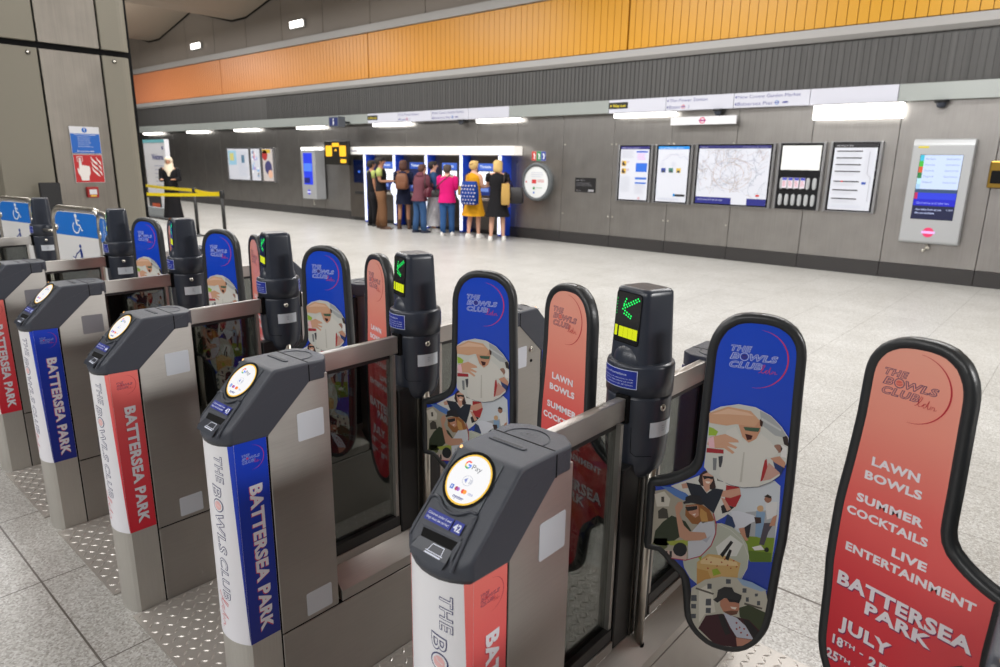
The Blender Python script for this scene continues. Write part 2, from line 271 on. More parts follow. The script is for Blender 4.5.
# ------------------------------------------------------------------ printed matter shared by paddles and wraps
def club_logo(mb, fr, x0, x1, yt, bg, outl, script, arc, L=1, ball=None):
    """THE / BOWLS / CLUB in outlined italics, ldn in script, and a crescent; x0..x1 = width of BOWLS, yt = top"""
    w = x1 - x0; k = w / .098
    text(mb, 'THE', x0, x0 + .042 * k, yt - .0150 * k, yt - .002 * k, bg, fr, L, -.004, .25, (outl, .056))
    text(mb, 'B', x0, x0 + .0165 * k, yt - .034 * k, yt - .0195 * k, bg, fr, L, -.004, .25, (outl, .056))
    text(mb, 'WLS', x0 + .041 * k, x1, yt - .034 * k, yt - .0195 * k, bg, fr, L, -.004, .25, (outl, .056))
    mb.poly(circle(x0 + .029 * k, yt - .027 * k, .0098 * k, 20), outl, fr, L)
    mb.poly(circle(x0 + .029 * k, yt - .027 * k, .0082 * k, 20), bg, fr, L + 1)
    mb.poly(circle(x0 + .029 * k, yt - .027 * k, .0066 * k, 20, .0056 * k), ball or arc, fr, L + 2)
    ribbon(mb, [(x0 + .023 * k, yt - .027 * k), (x0 + .029 * k, yt - .0285 * k), (x0 + .035 * k, yt - .025 * k)], .001 * k, bg, fr, L + 3)
    text(mb, 'CLUB', x0, x0 + .067 * k, yt - .0535 * k, yt - .039 * k, bg, fr, L, -.004, .25, (outl, .056))
    # ldn, handwriting
    ribbon(mb, [(x0 + p[0] * k, yt + p[1] * k) for p in [(.062, -.061), (.066, -.0585), (.0715, -.050), (.0745, -.042), (.072, -.0405), (.069, -.047), (.0675, -.057), (.070, -.0605), (.074, -.059), (.078, -.054), (.0815, -.0525), (.079, -.0535), (.0765, -.058), (.0785, -.0615), (.082, -.058), (.0865, -.045), (.085, -.055), (.0855, -.062), (.0885, -.060), (.091, -.0535), (.0905, -.061), (.094, -.0545), (.0965, -.0545), (.0965, -.061), (.101, -.059)]], .0011 * k, script, fr, L + 4)
    # crescent
    pts = []; ws = []
    cx, cy, R = x0 + .055 * k, yt - .030 * k, .0655 * k
    for i in range(25):
        t = i / 24; a = math.radians(86 - 178 * t); pts.append((cx + R * math.cos(a), cy + R * 1.03 * math.sin(a))); ws.append((.0004 + .0026 * math.sin(PI * t) ** 1.2) * k)
    ribbon(mb, pts, ws, arc, fr, L)

PO = [(.229,1.302),(.256,1.3005),(.2868,1.2915),(.3136,1.272),(.3305,1.244),(.3365,1.2152),(.338,1.1655),(.3395,1.1152),(.343,1.0172),(.346,.906),(.3465,.7666),(.3425,.7089),(.3365,.5619),(.330,.5134),(.3133,.4736),(.2848,.4412),(.2468,.4247),(.1951,.4278),(.1537,.4551),(.1298,.4934),(.1186,.5651),(.1096,.6069),(.0773,.6361),(.052,.6635),(.0143,.6668),(.0128,.7356),(.0113,.8545),(.0285,.8646),(.0509,.8721),(.0804,.8872),(.1086,.9094),(.1192,.9369),(.1207,1.0302),(.1217,1.0836),(.1229,1.1541),(.1241,1.2069),(.131,1.240),(.1485,1.272),(.1765,1.2935),(.2028,1.3010)]
def resample(pts, n, closed=True):
    P = [Vector((p[0], p[1])) for p in pts]; N = len(P); dense = []
    for i in range(N):
        p0, p1, p2, p3 = P[i - 1], P[i], P[(i + 1) % N], P[(i + 2) % N]
        for j in range(8):
            t = j / 8
            # centripetal-ish: tension lowered to avoid overshoot
            m1 = (p2 - p0) * .38; m2 = (p3 - p1) * .38; h = (p2 - p1).length
            if m1.length > h: m1 *= h / m1.length
            if m2.length > h: m2 *= h / m2.length
            dense.append((2*t**3-3*t*t+1)*p1 + (t**3-2*t*t+t)*m1 + (-2*t**3+3*t*t)*p2 + (t**3-t*t)*m2)
    L = [0]
    for i in range(len(dense)): L.append(L[-1] + (dense[(i + 1) % len(dense)] - dense[i]).length)
    out = []; j = 0
    for k in range(n):
        d = L[-1] * k / n
        while L[j + 1] < d: j += 1
        f = (d - L[j]) / max(1e-9, L[j + 1] - L[j]); a = dense[j]; b = dense[(j + 1) % len(dense)]; out.append(a.lerp(b, f))
    return out
POUT = resample(PO, 120)
POUT_C = resample([(u + (.013 * max(0, min(1, (1.08 - z) / .2)) * max(0, min(1, (z - .44) / .12)) if u > .3 else 0), z) for u, z in PO], 120)
def inset(loop, d):
    n = len(loop); out = []
    for i in range(n):
        t = (loop[(i + 1) % n] - loop[i - 1]).normalized(); nm = Vector((t.y, -t.x))  # clockwise loop: inward is right of travel
        out.append(loop[i] + nm * d)
    return out
_c = sum((p for p in POUT), Vector((0, 0))) / len(POUT)
SGN = 1 if (inset(POUT, .01)[0] - _c).length < (POUT[0] - _c).length else -1
def rubber_ring(sx):
    """the soft black edge round a paddle; sx=1: hinge at x=0, leaf towards +x"""
    mb = MB(); prof = [(.0215, -.0125), (.0170, -.0160), (.009, -.0180), (.0025, -.0145), (0, -.008), (0, .008), (.0025, .0145), (.009, .0180), (.0170, .0160), (.0215, .0125)]
    src = POUT if sx > 0 else POUT_C
    loops = [[(sx * p.x, y, p.y) for p in inset(src, SGN * (d + .0015))] for d, y in prof]
    n = len(POUT); vs = [p for l in loops for p in l]; fs = []
    for i in range(len(loops) - 1):
        for k in range(n):
            q = (i * n + k, i * n + (k + 1) % n, (i + 1) * n + (k + 1) % n, (i + 1) * n + k)
            fs.append(q)
    mb.add(vs, fs, RUBBER, True)
    # hinge sleeve
    mb.box(sx * .006 - .008, sx * .006 + .014 * sx + .0 if sx > 0 else -.006 + .008, -.012, .012, .670, .852, RUBBER, .003) if False else None
    return mb
def panel_core(mb, sx, front, back):
    lp = inset(POUT if sx > 0 else POUT_C, SGN * .022)
    mb.add([(sx * p.x, -.0124, p.y) for p in lp], [tuple(range(len(lp)))], front)
    mb.add([(sx * p.x, .0124, p.y) for p in lp], [tuple(range(len(lp)))], back)
def blue_panel():
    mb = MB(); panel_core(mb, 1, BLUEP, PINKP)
    fr = frame((0, -.0127, 0), (1, 0, 0), (0, 0, 1), (0, -1, 0), .00008)
    club_logo(mb, fr, .1775, .276, 1.2275, BLUEP, ink((196, 206, 240)), ink((226, 70, 110)), ink((214, 56, 96)), 1, ink((56, 44, 128)))
    for c, l, pts in COLLAGE:
        cx = []
        for u, v in pts: cx.append((min(max(u / 1000, .030), .3245), v / 1000))
        mb.poly(cx, ink(tuple(c)), fr, l)
    for c, w, l, pts in COLLAGE_RIMS: ribbon(mb, [(u / 1000, v / 1000) for u, v in pts], w / 1000, ink(tuple(c)), fr, l)
    return mb
def coral_panel():
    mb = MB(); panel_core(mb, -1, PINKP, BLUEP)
    fr = frame((0, -.0127, 0), (1, 0, 0), (0, 0, 1), (0, -1, 0), .0001)
    nv = ink((60, 44, 92)); cr = ink((190, 34, 52))
    club_logo(mb, fr, -.2925, -.190, 1.2315, PINKP, nv, cr, cr, 1, ink((216, 104, 92)))
    wt = ink((232, 226, 232)); ol = ink((222, 130, 120))
    for s, a, b, z0, z1 in [('LAWN', .2885, .1955, 1.0160, 1.0345), ('BOWLS', .2985, .1862, .9820, 1.000), ('SUMMER', .3078, .1755, .9262, .9444), ('COCKTAILS', .3245, .1605, .8905, .9083), ('LIVE', .2195, .1540, .8385, .8572), ('ENTERTAINMENT', .3148, .0600, .8040, .8228)]:
        text(mb, s, -a, -b, z0, z1, wt, fr, 2, .040, 0, (ol, .016))
    sh = ink((124, 38, 92))
    for s, a, b, z0, z1 in [('BATTERSEA', .3205, .0535, .7165, .7480), ('PARK', .2525, .1245, .6805, .7085), ('JULY', .3013, .1930, .6120, .6420), ('18', .3115, .2890, .5660, .5880), ('-', .2500, .2420, .572, .588), ('21', .2280, .2020, .5660, .5880), ('25', .3205, .2950, .5245, .5468), ('-', .2560, .2480, .530, .546), ('28', .2320, .2070, .5245, .5468)]:
        if s == '-':
            mb.poly(rect(-a + .001, (z0 + z1) / 2 - .0035, -b + .001, (z0 + z1) / 2 - .001), sh, fr, 2)
            mb.poly(rect(-a, (z0 + z1) / 2 - .0015, -b, (z0 + z1) / 2 + .0015), wt, fr, 3); continue
        text(mb, s, -a + .0016, -b + .0016, z0 - .0024, z1 - .0024, sh, fr, 2, .046); text(mb, s, -a, -b, z0, z1, wt, fr, 3, .042)
    for s, a, b, z0, z1 in [('TH', .2870, .2620, .5770, .5880), ('ST', .2000, .1800, .5770, .5880), ('TH', .2930, .2670, .5360, .5468), ('TH', .2050, .1800, .5360, .5468)]:
        text(mb, s, -a + .001, -b + .001, z0 - .0015, z1 - .0015, sh, fr, 2, .04); text(mb, s, -a, -b, z0, z1, wt, fr, 3, .035)
    return mb

# ------------------------------------------------------------------ one ticket gate (local frame: x across, y along the lane, z up)
HW = .080
def front_y(x):        # bowed front of a pedestal
    s = x / HW; return -.675 - .026 * (1 - abs(s) ** 2.2) if abs(s) < 1 else -.675
def ped_plan(off=0.0, n=14, back=-.585):
    pts = [(HW + off, back), (HW + off, -.672)]
    for i in range(1, n): 
        x = HW * (1 - 2 * i / n); pts.append((x * (1 + off / HW), front_y(x) - off))
    pts += [(-HW - off, -.672), (-HW - off, back)]
    return pts
def pedestal():
    mb = MB(); up = lambda u, v, w: (u, v, w)
    mb.prism(ped_plan(), up, 0, .925, STEELZ)
    mb.box(-HW + .002, HW - .002, -.585, -.579, 0, .93, DARK)
    prof = [(-.579, .304), (-.392, .304), (-.388, .308), (-.388, 1.045), (-.447, 1.045), (-.575, .940), (-.579, .93)]
    mb.prism(prof, lambda u, v, w: (w, u, v), -HW, HW, STEEL, .0015, 1)
    return mb
def reader_head():
    bm = bmesh.new()
    # outline of one side, from the nose's foot round over the top: (y, z, how far it follows the bowed front)
    prof = [(-.676, .914, 1), (-.680, .925, 1), (-.680, .952, 1), (-.672, .966, 1), (-.640, .997, .45), (-.600, 1.037, .1), (-.556, 1.081, 0), (-.545, 1.087, 0), (-.450, 1.0865, 0), (-.372, 1.0855, 0), (-.368, 1.082, 0), (-.368, 1.034, 0), (-.374, 1.030, 0), (-.446, 1.0305, 0), (-.580, .910, 0)]
    xs = [-.0825, -.066, -.044, -.022, 0, .022, .044, .066, .0825]; n = len(prof); rows = []
    for x in xs:
        s = abs(x) / .0825; row = []
        for y, z, w in prof:
            d = .027 * (1 - s ** 2.2)
            yy = y - w * d; zz = z - (w * d if z > .94 else 0) - (w * .006 * (1 - s * s) if z < .93 else 0)
            if y > -.40: yy -= .030 * max(0, (s - .5) / .5) ** 1.2
            row.append(bm.verts.new((x, yy, zz)))
        rows.append(row)
    for a, b in zip(rows, rows[1:]):
        for i in range(n): bm.faces.new((a[i], a[(i + 1) % n], b[(i + 1) % n], b[i]))
    bm.faces.new(rows[0][::-1]); bm.faces.new(rows[-1])
    bmesh.ops.recalc_face_normals(bm, faces=bm.faces[:])
    ed = [e for e in bm.edges if abs(abs(e.verts[0].co.x) - .0825) < 1e-5 and abs(abs(e.verts[1].co.x) - .0825) < 1e-5]
    bmesh.ops.bevel(bm, geom=ed, offset=.007, segments=4, profile=.5, affect='EDGES')
    mb = MB(); mb.addbm(bm, BLACKP, True)
    mb.box(-.0832, .0832, -.4490, -.4462, 1.0325, 1.0805, DARK); mb.box(-.078, .078, -.4490, -.4462, 1.07, 1.0872, DARK)
    mb.prism(rrect(-.058, -.491, .036, -.477, .006), lambda u, v, w: (u, v, w), 1.084, 1.0895, BLACKP, .002, 2)
    mb.prism(rrect(-.050, -.487, .028, -.481, .003), lambda u, v, w: (u, v, w), 1.0890, 1.0900, plain('slot_line', (40, 42, 48), .5))
    ring = [(-.004 + .050 * math.cos(a), -.437 + .046 * math.sin(a), 1.0863) for a in [math.radians(-8 + 196 * i / 24) for i in range(25)]]
    mb.tube(ring, .0018, BLACKP, 6)
    fr = frame((-.008, -.420, 1.0868), (1, 0, 0), (0, 1, 0), (0, 0, 1))
    ribbon(mb, [(.020 * math.cos(2 * PI * i / 20), .013 * math.sin(2 * PI * i / 20)) for i in range(21)], .0009, MATS['slot_line'], fr, 1)
    mb.poly([(-.010, 0), (-.002, .005), (-.002, -.005)], MATS['slot_line'], fr, 1)
    for r in (.004, .008): ribbon(mb, [(r * math.cos(a), r * math.sin(a)) for a in [math.radians(-50 + 100 * i / 6) for i in range(7)]], .0014, MATS['slot_line'], fr, 1)
    S = SLOPE
    # plate round the reader, ridge below it, side ridges, ticket mouth and lip
    pl = rrect(-.070, .105, .043, .214, .006)
    mb.add([S(*p, 1.5) for p in pl] + [S(p[0], p[1], -2) for p in pl], [tuple(range(20))] + [(i, (i + 1) % 20, 20 + (i + 1) % 20, 20 + i) for i in range(20)], plain('reader_plate', (66, 72, 80), .38, bump=.2, bscale=900))
    mb.tube([S(u, v, 3) for u, v in [(-.070, .1075), (-.062, .1120), (-.052, .1115), (-.043, .107), (-.036, .101), (-.024, .0965), (-.012, .0950), (.0, .0965), (.011, .101), (.020, .107), (.029, .1125), (.038, .1130), (.043, .1120)]], .0034, BLACKP, 10)
    mb.tube([S(.0445, .110, 2), S(.0465, .080, 2), S(.049, .050, 2.5), S(.052, .025, 3), S(.054, .006, 2)], .0030, BLACKP, 8)
    mb.tube([S(-.073, .200, 0), S(-.073, .10, 0), S(-.072, .03, 0)], .0018, BLACKP, 8)
    sk = [(-.060, .056), (.040, .060), (.040, .064), (-.060, .060)]
    mb.add([S(*p, 3) for p in sk] + [S(-.058, .050, 1), S(.038, .054, 1)], [(0, 1, 2, 3), (4, 5, 1, 0)], BLACKP)
    mb.add([S(-.052, .054, 1.6), S(.036, .057, 1.6), S(.032, .036, 1.6), S(-.046, .034, 1.6)], [(0, 1, 2, 3)], DARK)
    # sides of the recess
    for a, b, c, d in (((-.062, .060), (-.052, .056), (-.046, .034), (-.058, .020)), ((.044, .062), (.036, .057), (.032, .036), (.044, .018))):
        mb.add([S(*a, 3), S(*b, 2.0), S(*c, 2.0), S(*d, 4)], [(0, 1, 2, 3)], BLACKP)
    mb.add([S(-.048, .036, 1.8), S(.034, .038, 1.8), S(.038, .014, 7), S(-.052, .014, 7), S(-.048, .002, 4), S(.034, .002, 4)], [(0, 1, 2, 3), (3, 2, 5, 4)], BLACKP2)
    return mb
_d = Vector((0, 1, 1)).normalized(); _n = Vector((0, -1, 1)).normalized()
_O = Vector((0, -.705, .931))
def SLOPE(u, v, l=0): return _O + Vector((u, 0, 0)) + _d * v + _n * (.0012 + l * .0009)
SL = lambda u, v, l=0: _O + Vector((u, 0, 0)) + _d * v + _n * (.0035 + l * .0003)
def reader_disc():
    SL0 = globals()['SL']; SL = lambda u, v, l=0: SL0(-.012 + (u + .001) * 1.13, .163 + (v - .143) * 1.13, l)
    mb = MB(); c = (-.001, .143)
    mb.poly(circle(*c, .0500, 32), DARK, SL, 0)
    mb.poly(circle(*c, .0445, 32), plain('amber_ring_light', (250, 200, 60), .4, emit=.9), SL, 1)
    mb.poly(circle(*c, .0415, 32), plain('reader_face_light', (250, 250, 252), .35, emit=.86), SL, 2)
    # coloured G, Pay, waves, card marks and oyster
    gx, gy, r = -.0155, .1655, .0058
    for a0, a1, col in ((10, 70, (234, 67, 53)), (70, 170, (234, 67, 53)), (170, 215, (251, 188, 5)), (215, 300, (52, 168, 83)), (300, 362, (66, 133, 244))):
        ribbon(mb, [(gx + r * math.cos(math.radians(a0 + (a1 - a0) * i / 6)), gy + r * math.sin(math.radians(a0 + (a1 - a0) * i / 6))) for i in range(7)] if a0 != 10 else [(gx + r * math.cos(math.radians(50 + i * 5)), gy + r * math.sin(math.radians(50 + i * 5))) for i in range(5)], .0028, ink(col, .3), SL, 4)
    mb.poly(rect(gx, gy - .0013, gx + r + .001, gy + .0013), ink((66, 133, 244), .3), SL, 4)
    g = ink((96, 100, 110), .3)
    text(mb, 'Pay', -.006, .0155, .1605, .1695, g, SL, 4, .0)
    lb = ink((198, 206, 232), .5)
    ribbon(mb, [(-.001 + .0105 * math.cos(2 * PI * i / 20), .1405 + .0085 * math.sin(2 * PI * i / 20)) for i in range(21)], .0006, lb, SL, 4)
    mb.poly([(-.008, .1405), (-.002, .1455), (-.002, .1355)], ink((120, 134, 190), .4), SL, 5)
    for q in (.002, .005): ribbon(mb, [(q - .001 + .004 * math.cos(math.radians(t)), .1405 + .005 * math.sin(math.radians(t))) for t in (-50, -25, 0, 25, 50)], .0011, lb, SL, 5)
    mb.poly(rect(-.0275, .1185, -.0205, .1265), ink((60, 110, 200), .3), SL, 5); mb.poly(rect(-.025, .1205, -.023, .1245), ink((230, 236, 250), .3), SL, 6)
    mb.poly(circle(-.0135, .1220, .0036, 12), ink((170, 50, 90), .3), SL, 5); mb.poly(circle(-.0095, .1220, .0036, 12), ink((170, 110, 200), .3), SL, 5)
    mb.poly(circle(.0015, .1218, .0038, 12), ink((220, 50, 40), .3), SL, 5); mb.poly(circle(.0058, .1218, .0038, 12), ink((245, 150, 40), .3), SL, 6)
    text(mb, 'VISA', .013, .023, .1195, .1235, ink((120, 130, 180), .3), SL, 5, .01, .3)
    text(mb, 'oyster', -.013, .010, .1075, .1135, ink((40, 50, 130), .3), SL, 5, .02)
    mb.poly(circle(-.050, .190, .0032, 12), plain('amber_light', (255, 196, 120), .4, emit=1.4), SL, 3)
    mb.poly(circle(-.057, .181, .0026, 12), ink((110, 112, 116)), SL, 3)
    return mb
def notice_sticker(num):
    SL0 = globals()['SL']; SL = lambda u, v, l=0: SL0(-.061 + (u + .046) * .95, .066 + (v - .0455) * 1.03, l)
    mb = MB(); b = ink((18, 40, 150)); w = ink((222, 228, 244))
    mb.poly(rect(-.046, .0455, .0235, .0665), b, SL, 1); mb.poly(rect(.027, .0455, .0515, .0670), b, SL, 1)
    text(mb, 'Children under 5 and', -.042, .020, .0578, .0622, w, SL, 2, .012)
    text(mb, 'dogs must be carried', -.042, .018, .0500, .0544, w, SL, 2, .012)
    text(mb, num, .0305, .0480, .0495, .0625, w, SL, 2, .03)
    def lipf(u, v, l=0): t = (v - .012) / .024; return SLOPE(u, v, 7 - 5.2 * t + .6)
    for a, b_ in (((-.011, .034), (.017, .035)), ((-.011, .034), (-.014, .019)), ((.017, .035), (.020, .020)), ((-.018, .020), (.024, .020)), ((-.018, .016), (.022, .016))): ribbon(mb, [a, b_], .0016 if a[1] > .018 else .003, w, lipf, 0)
    return mb
def wrap_sleeve(col):
    """printed sleeve round the pedestal's front: white bow, coloured sides"""
    CM = BLUEW if col == 'blue' else REDW
    mb = MB(); z0, z1 = .325, .918; off = .0012
    N = 32
    F = lambda s, z, l=0: (s * (HW + off), front_y(s * HW) - off - l * .0005 if abs(s) < .9999 else -.675 - l * .0005, z)
    for i in range(N):
        a, b = -1 + 2 * i / N, -1 + 2 * (i + 1) / N
        mb.add([F(a, z0), F(b, z0), F(b, z1), F(a, z1)], [(0, 1, 2, 3)], WRAPW, False)
    # slanting colour field that runs over the near corner
    for sgn, top in ((1, .17), (-1, .08)):
        M = 24
        for i in range(M):
            za, zb = z0 + (z1 - z0) * i / M, z0 + (z1 - z0) * (i + 1) / M
            sa, sb = 1 - top * i / M, 1 - top * (i + 1) / M
            q = 4; ra = [sgn * (sa + (1 - sa) * j / q) for j in range(q + 1)]; rb = [sgn * (sb + (1 - sb) * j / q) for j in range(q + 1)]
            for j in range(q): mb.add([F(ra[j], za, 1), F(ra[j + 1], za, 1), F(rb[j + 1], zb, 1), F(rb[j], zb, 1)], [(0, 1, 2, 3)], CM)
    for sx in (1, -1): mb.add([(sx * (HW + off), -.675, z0), (sx * (HW + off), -.586, z0), (sx * (HW + off), -.586, z1), (sx * (HW + off), -.675, z1)], [(0, 1, 2, 3)], CM)
    wt = ink((236, 236, 244)); sh = ink((214, 70, 96) if col == 'blue' else (196, 40, 62)); 
    # side lettering, reading downwards
    S1 = frame((HW + off, 0, 0), (0, 0, -1), (0, 1, 0), (1, 0, 0), .0002)
    text(mb, 'BATTERSEA PARK', -.7865, -.3555, -.6420, -.6080, sh, S1, 1, .050, gap=1.08); text(mb, 'BATTERSEA PARK', -.788, -.3575, -.6405, -.6065, wt, S1, 2, .046, gap=1.08)
    S2 = frame((HW + off, 0, 0), (0, 1, 0), (0, 0, 1), (1, 0, 0), .0001)
    if col == 'blue': club_logo(mb, S2, -.656, -.607, .8835, CM, ink((160, 176, 226)), ink((206, 60, 110)), ink((196, 50, 100)), 1)
    else: club_logo(mb, S2, -.656, -.607, .8835, CM, ink((84, 40, 92)), ink((186, 40, 62)), ink((186, 40, 62)), 1)
    # front lettering, reading downwards
    G = lambda u, v, l=0: F((v - .005) / HW, -u, l * .6 + .6)
    nv = ink((44, 48, 110)); 
    text(mb, 'THE', -.880, -.806, .028, .054, WRAPW, G, 1, -.004, .15, (nv, .040), fine=.007)
    text(mb, 'B', -.795, -.764, .009, .042, WRAPW, G, 1, -.004, .15, (nv, .040), fine=.007); text(mb, 'WLS', -.712, -.596, .009, .042, WRAPW, G, 1, -.004, .15, (nv, .040), fine=.007)
    mb.add([G(*p, 1) for p in circle(-.738, .0255, .0195, 20)], [tuple(range(20))], nv); mb.add([G(*p, 2) for p in circle(-.738, .0255, .0168, 20)], [tuple(range(20))], WRAPW)
    pk = ink((238, 188, 188)); mb.add([G(*p, 3) for p in circle(-.738, .0255, .0128, 20)], [tuple(range(20))], pk)
    ribbon(mb, [(-.748, .018), (-.740, .023), (-.735, .034)], .0016, WRAPW, G, 4)
    text(mb, 'CLUB', -.580, -.455, .009, .040, WRAPW, G, 1, -.004, .15, (nv, .040), fine=.007)
    ribbon(mb, [(-.470, -.010), (-.460, -.006), (-.440, .012), (-.432, .026), (-.440, .028), (-.446, .012), (-.446, -.004), (-.436, -.006), (-.424, .006), (-.414, .008), (-.422, -.004), (-.416, -.010), (-.406, -.002), (-.392, .024), (-.398, .002), (-.394, -.010), (-.384, .004), (-.380, -.008), (-.372, .004), (-.366, .004), (-.364, -.008), (-.356, -.006)], .0024, ink((214, 84, 96)), G, 3)
    return mb
def base_body():
    mb = MB()
    kick = [(-.58, .0), (.58, .0), (.58, .2985), (-.58, .2985)]
    mb.box(-HW, HW, -.579, .579, 0, .2985, STEEL, .0015, 1)
    mb.box(-HW + .003, HW - .003, -.57, .57, .2975, .305, DARK)
    for a, b in ((-.375, .375),):
        mb.prism([(-HW, .304), (HW, .304), (HW, .338), (.024, .392), (-.024, .392), (-HW, .338)], lambda u, v, w: (u, w, v), a, b, STEEL, .001, 1)
    return mb
def rail(y0, y1):
    mb = MB(); mb.box(-.019, .005, y0, y1, 1.019, 1.075, STEEL, .002, 2); return mb
def screen_frame(y0, y1):
    mb = MB()
    for sx in (1, -1):
        mb.box(*(sorted((sx * .019, sx * .024))), y0, y1, .392, .420, STEEL, .001, 1)
    mb.box(-.019, .019, y0, y1, .392, .455, BLACKF, .001, 1); mb.box(-.009, .003, y0, y1, 1.008, 1.019, BLACKF)
    yy = (y0, y0 + .022) if abs(y0) > abs(y1) else (y1 - .022, y1)
    mb.box(-.015, .015, *yy, .40, 1.019, BLACKF)
    e = (y1 - .012, y1) if abs(y0) > abs(y1) else (y0, y0 + .012)
    mb.box(-.016, .016, *e, .40, 1.019, STEEL)
    return mb
def centre_post():
    mb = MB(); mb.box(-.026, .022, -.086, .094, .385, .90, BLACKF, .003, 1); mb.box(-.030, .026, -.012, .024, .385, .93, plain('post_steel', (70, 68, 64), .35, .8), .002, 1)
    return mb
TC = .020; TX = -.012
def tower_low():
    mb = MB()
    R = lambda z, rx, ry, n=36: [(TX + rx * math.cos(2 * PI * k / n), TC + ry * math.sin(2 * PI * k / n), z) for k in range(n)]
    prof = [(z, r, r) for z, r in [(.848, .030), (.853, .046), (.866, .060), (.888, .070), (.92, .076), (.96, .0785), (1.068, .0805), (1.0735, .0805), (1.0742, .0785), (1.0772, .0785), (1.078, .0825), (1.12, .083), (1.1485, .083), (1.1535, .081), (1.1560, .074)]]
    mb.loft([R(*p) for p in prof], BLACKP2)
    # access panel line, lock
    mb.tube([(TX + .0790 * math.cos(a), TC + .0790 * math.sin(a), z) for a, z in [(math.radians(-70), 1.0), (math.radians(-69), .935), (math.radians(-60), .925), (math.radians(-30), .925)]], .0007, DARK, 5)
    a = math.radians(-13); p = Vector((TX + .0790 * math.cos(a), TC + .0790 * math.sin(a), 1.049)); n = Vector((math.cos(a), math.sin(a), 0))
    mb.tube([p - n * .004, p + n * .003], .0085, CHROME, 14); mb.tube([p + n * .003, p + n * .0035], .003, DARK, 8)
    mb.box(-.024, .010, -.070, -.045, 1.012, 1.082, DARK); mb.box(-.024, .010, .085, .110, 1.012, 1.082, DARK)
    return mb
CAPM = Matrix.Translation((TX, TC, 0)) @ Matrix.Rotation(math.radians(-17), 4, 'Z')
def tower_up():
    mb = MB()
    R = lambda z, hx, hy, r: [(x, y, z) for x, y in rrect(-hx, -hy, hx, hy, r, 6)]
    prof = [(1.150, .0625, .0590, .026), (1.158, .0620, .0580, .026), (1.20, .0600, .0555, .024), (1.27, .0570, .0520, .021), (1.318, .0550, .0495, .019), (1.3275, .0538, .0482, .018), (1.3322, .0505, .045, .017), (1.3345, .044, .039, .015)]
    mb.loft([R(*p) for p in prof], BLACKP2, M=CAPM)
    return mb
def tower_hood():
    mb = MB()
    for sg in (-1, 1):
        rings = []
        for i in range(9):
            t = i / 8; r = .054 * math.cos(t * PI / 2) ** .75 if i < 8 else .002; z = 1.150 + .050 * math.sin(t * PI / 2)
            rings.append([(-.004 * sg + r * math.cos(2 * PI * k / 16), sg * (.036 - .002 * t) + r * .66 * math.sin(2 * PI * k / 16), z) for k in range(16)])
        mb.loft(rings, BLACKP2, M=CAPM)
    return mb
def tower_display():
    mb = MB()
    fr = lambda u, v, l=0: CAPM @ Vector((u, -(.0555 - (v - 1.20) * .050) - .0008 - l * .0004, v))
    mb.poly(rrect(-.0440, 1.199, .0440, 1.324, .008), DARK, fr, 0); mb.poly(rrect(-.0425, 1.201, .0425, 1.322, .007), plain('display_glass', (30, 31, 33), .16, coat=.5), fr, 1)
    g = plain('green_diode', (20, 230, 96), .4, emit=2.0)
    pts = []
    tx, ty = -.018, 1.281
    for i in range(8): pts += [(tx + i * .0076, ty + i * .0040), (tx + .003 + i * .0076, ty + .0082 + i * .0040)][:2 if i < 7 else 1]
    for i in range(1, 4): pts += [(tx + i * .0032, ty + .006 + i * .0066)]
    for i in range(1, 5): pts += [(tx + i * .0076, ty - i * .0030), (tx - .002 + i * .0076, ty - .0075 - i * .0026)]
    for u, v in pts: mb.poly(circle(u, v, .0021, 8), g, fr, 3)
    for v in (1.268, 1.275, 1.282, 1.29, 1.297, 1.304): mb.poly(circle(-.0385, v, .0010, 6), g, fr, 3)
    y = plain('yellow_light', (222, 232, 24), .4, emit=.85)
    for k in range(4): mb.poly(rect(-.0255 + k * .0162, 1.213, -.0098 + k * .0162, 1.239), y, fr, 3)
    mb.poly(rect(-.0400, 1.214, -.0310, 1.240), y, fr, 3)
    return mb
def cyl(R): return lambda u, v, l=0: Vector((TX + (R + l * .0005) * math.cos(u), TC + (R + l * .0005) * math.sin(u), v))
def curved_patch(mb, fr, a0, a1, z0, z1, mat, l, N=10):
    for i in range(N):
        a = a0 + (a1 - a0) * i / N; c = a0 + (a1 - a0) * (i + 1) / N
        mb.add([fr(a, z0, l), fr(c, z0, l), fr(c, z1, l), fr(a, z1, l)], [(0, 1, 2, 3)], mat)
def tower_notice():
    mb = MB(); fr = cyl(.0836); b = ink((20, 44, 150)); w = ink((206, 214, 240))
    curved_patch(mb, fr, -2.50, -1.13, 1.098, 1.144, w, 1); curved_patch(mb, fr, -2.48, -1.15, 1.0995, 1.1425, b, 2)
    text(mb, 'Notice of surveillance', -2.40, -1.45, 1.130, 1.1355, w, fr, 3, .01)
    for k, t in enumerate(('Cameras are in operation in this', 'station for the safety of staff', 'and customers at all times')): text(mb, t, -2.40, -1.25, 1.120 - k * .007, 1.1235 - k * .007, w, fr, 3, .0)
    return mb
def tower_label():
    mb = MB(); fr = cyl(.0806); a0, a1 = -.66, .32
    curved_patch(mb, fr, a0, a1, .975, 1.014, REFL, 1)
    for v in (.990, .996, 1.002): curved_patch(mb, fr, -.24, -.12, v, v + .0015, ink((150, 156, 170)), 2, 3)
    return mb
def hinge_tube(sx):
    mb = MB(); x = sx * .046 - .004; mb.tube([(x, .012, .352), (x, .012, .93)], .0125, CHROME, 18); mb.tube([(x, .012, .346), (x, .012, .364)], .0165, DARK, 18)
    return mb
def side_square(mat, y0, y1, z0, z1):
    def f():
        mb = MB(); fr = frame((HW, 0, 0), (0, 1, 0), (0, 0, 1), (1, 0, 0), .0006)
        mb.prism(rrect(y0, z0, y1, z1, .005), lambda u, v, w: (HW + w, u, v), .0, .0012, mat)
        return mb
    return f
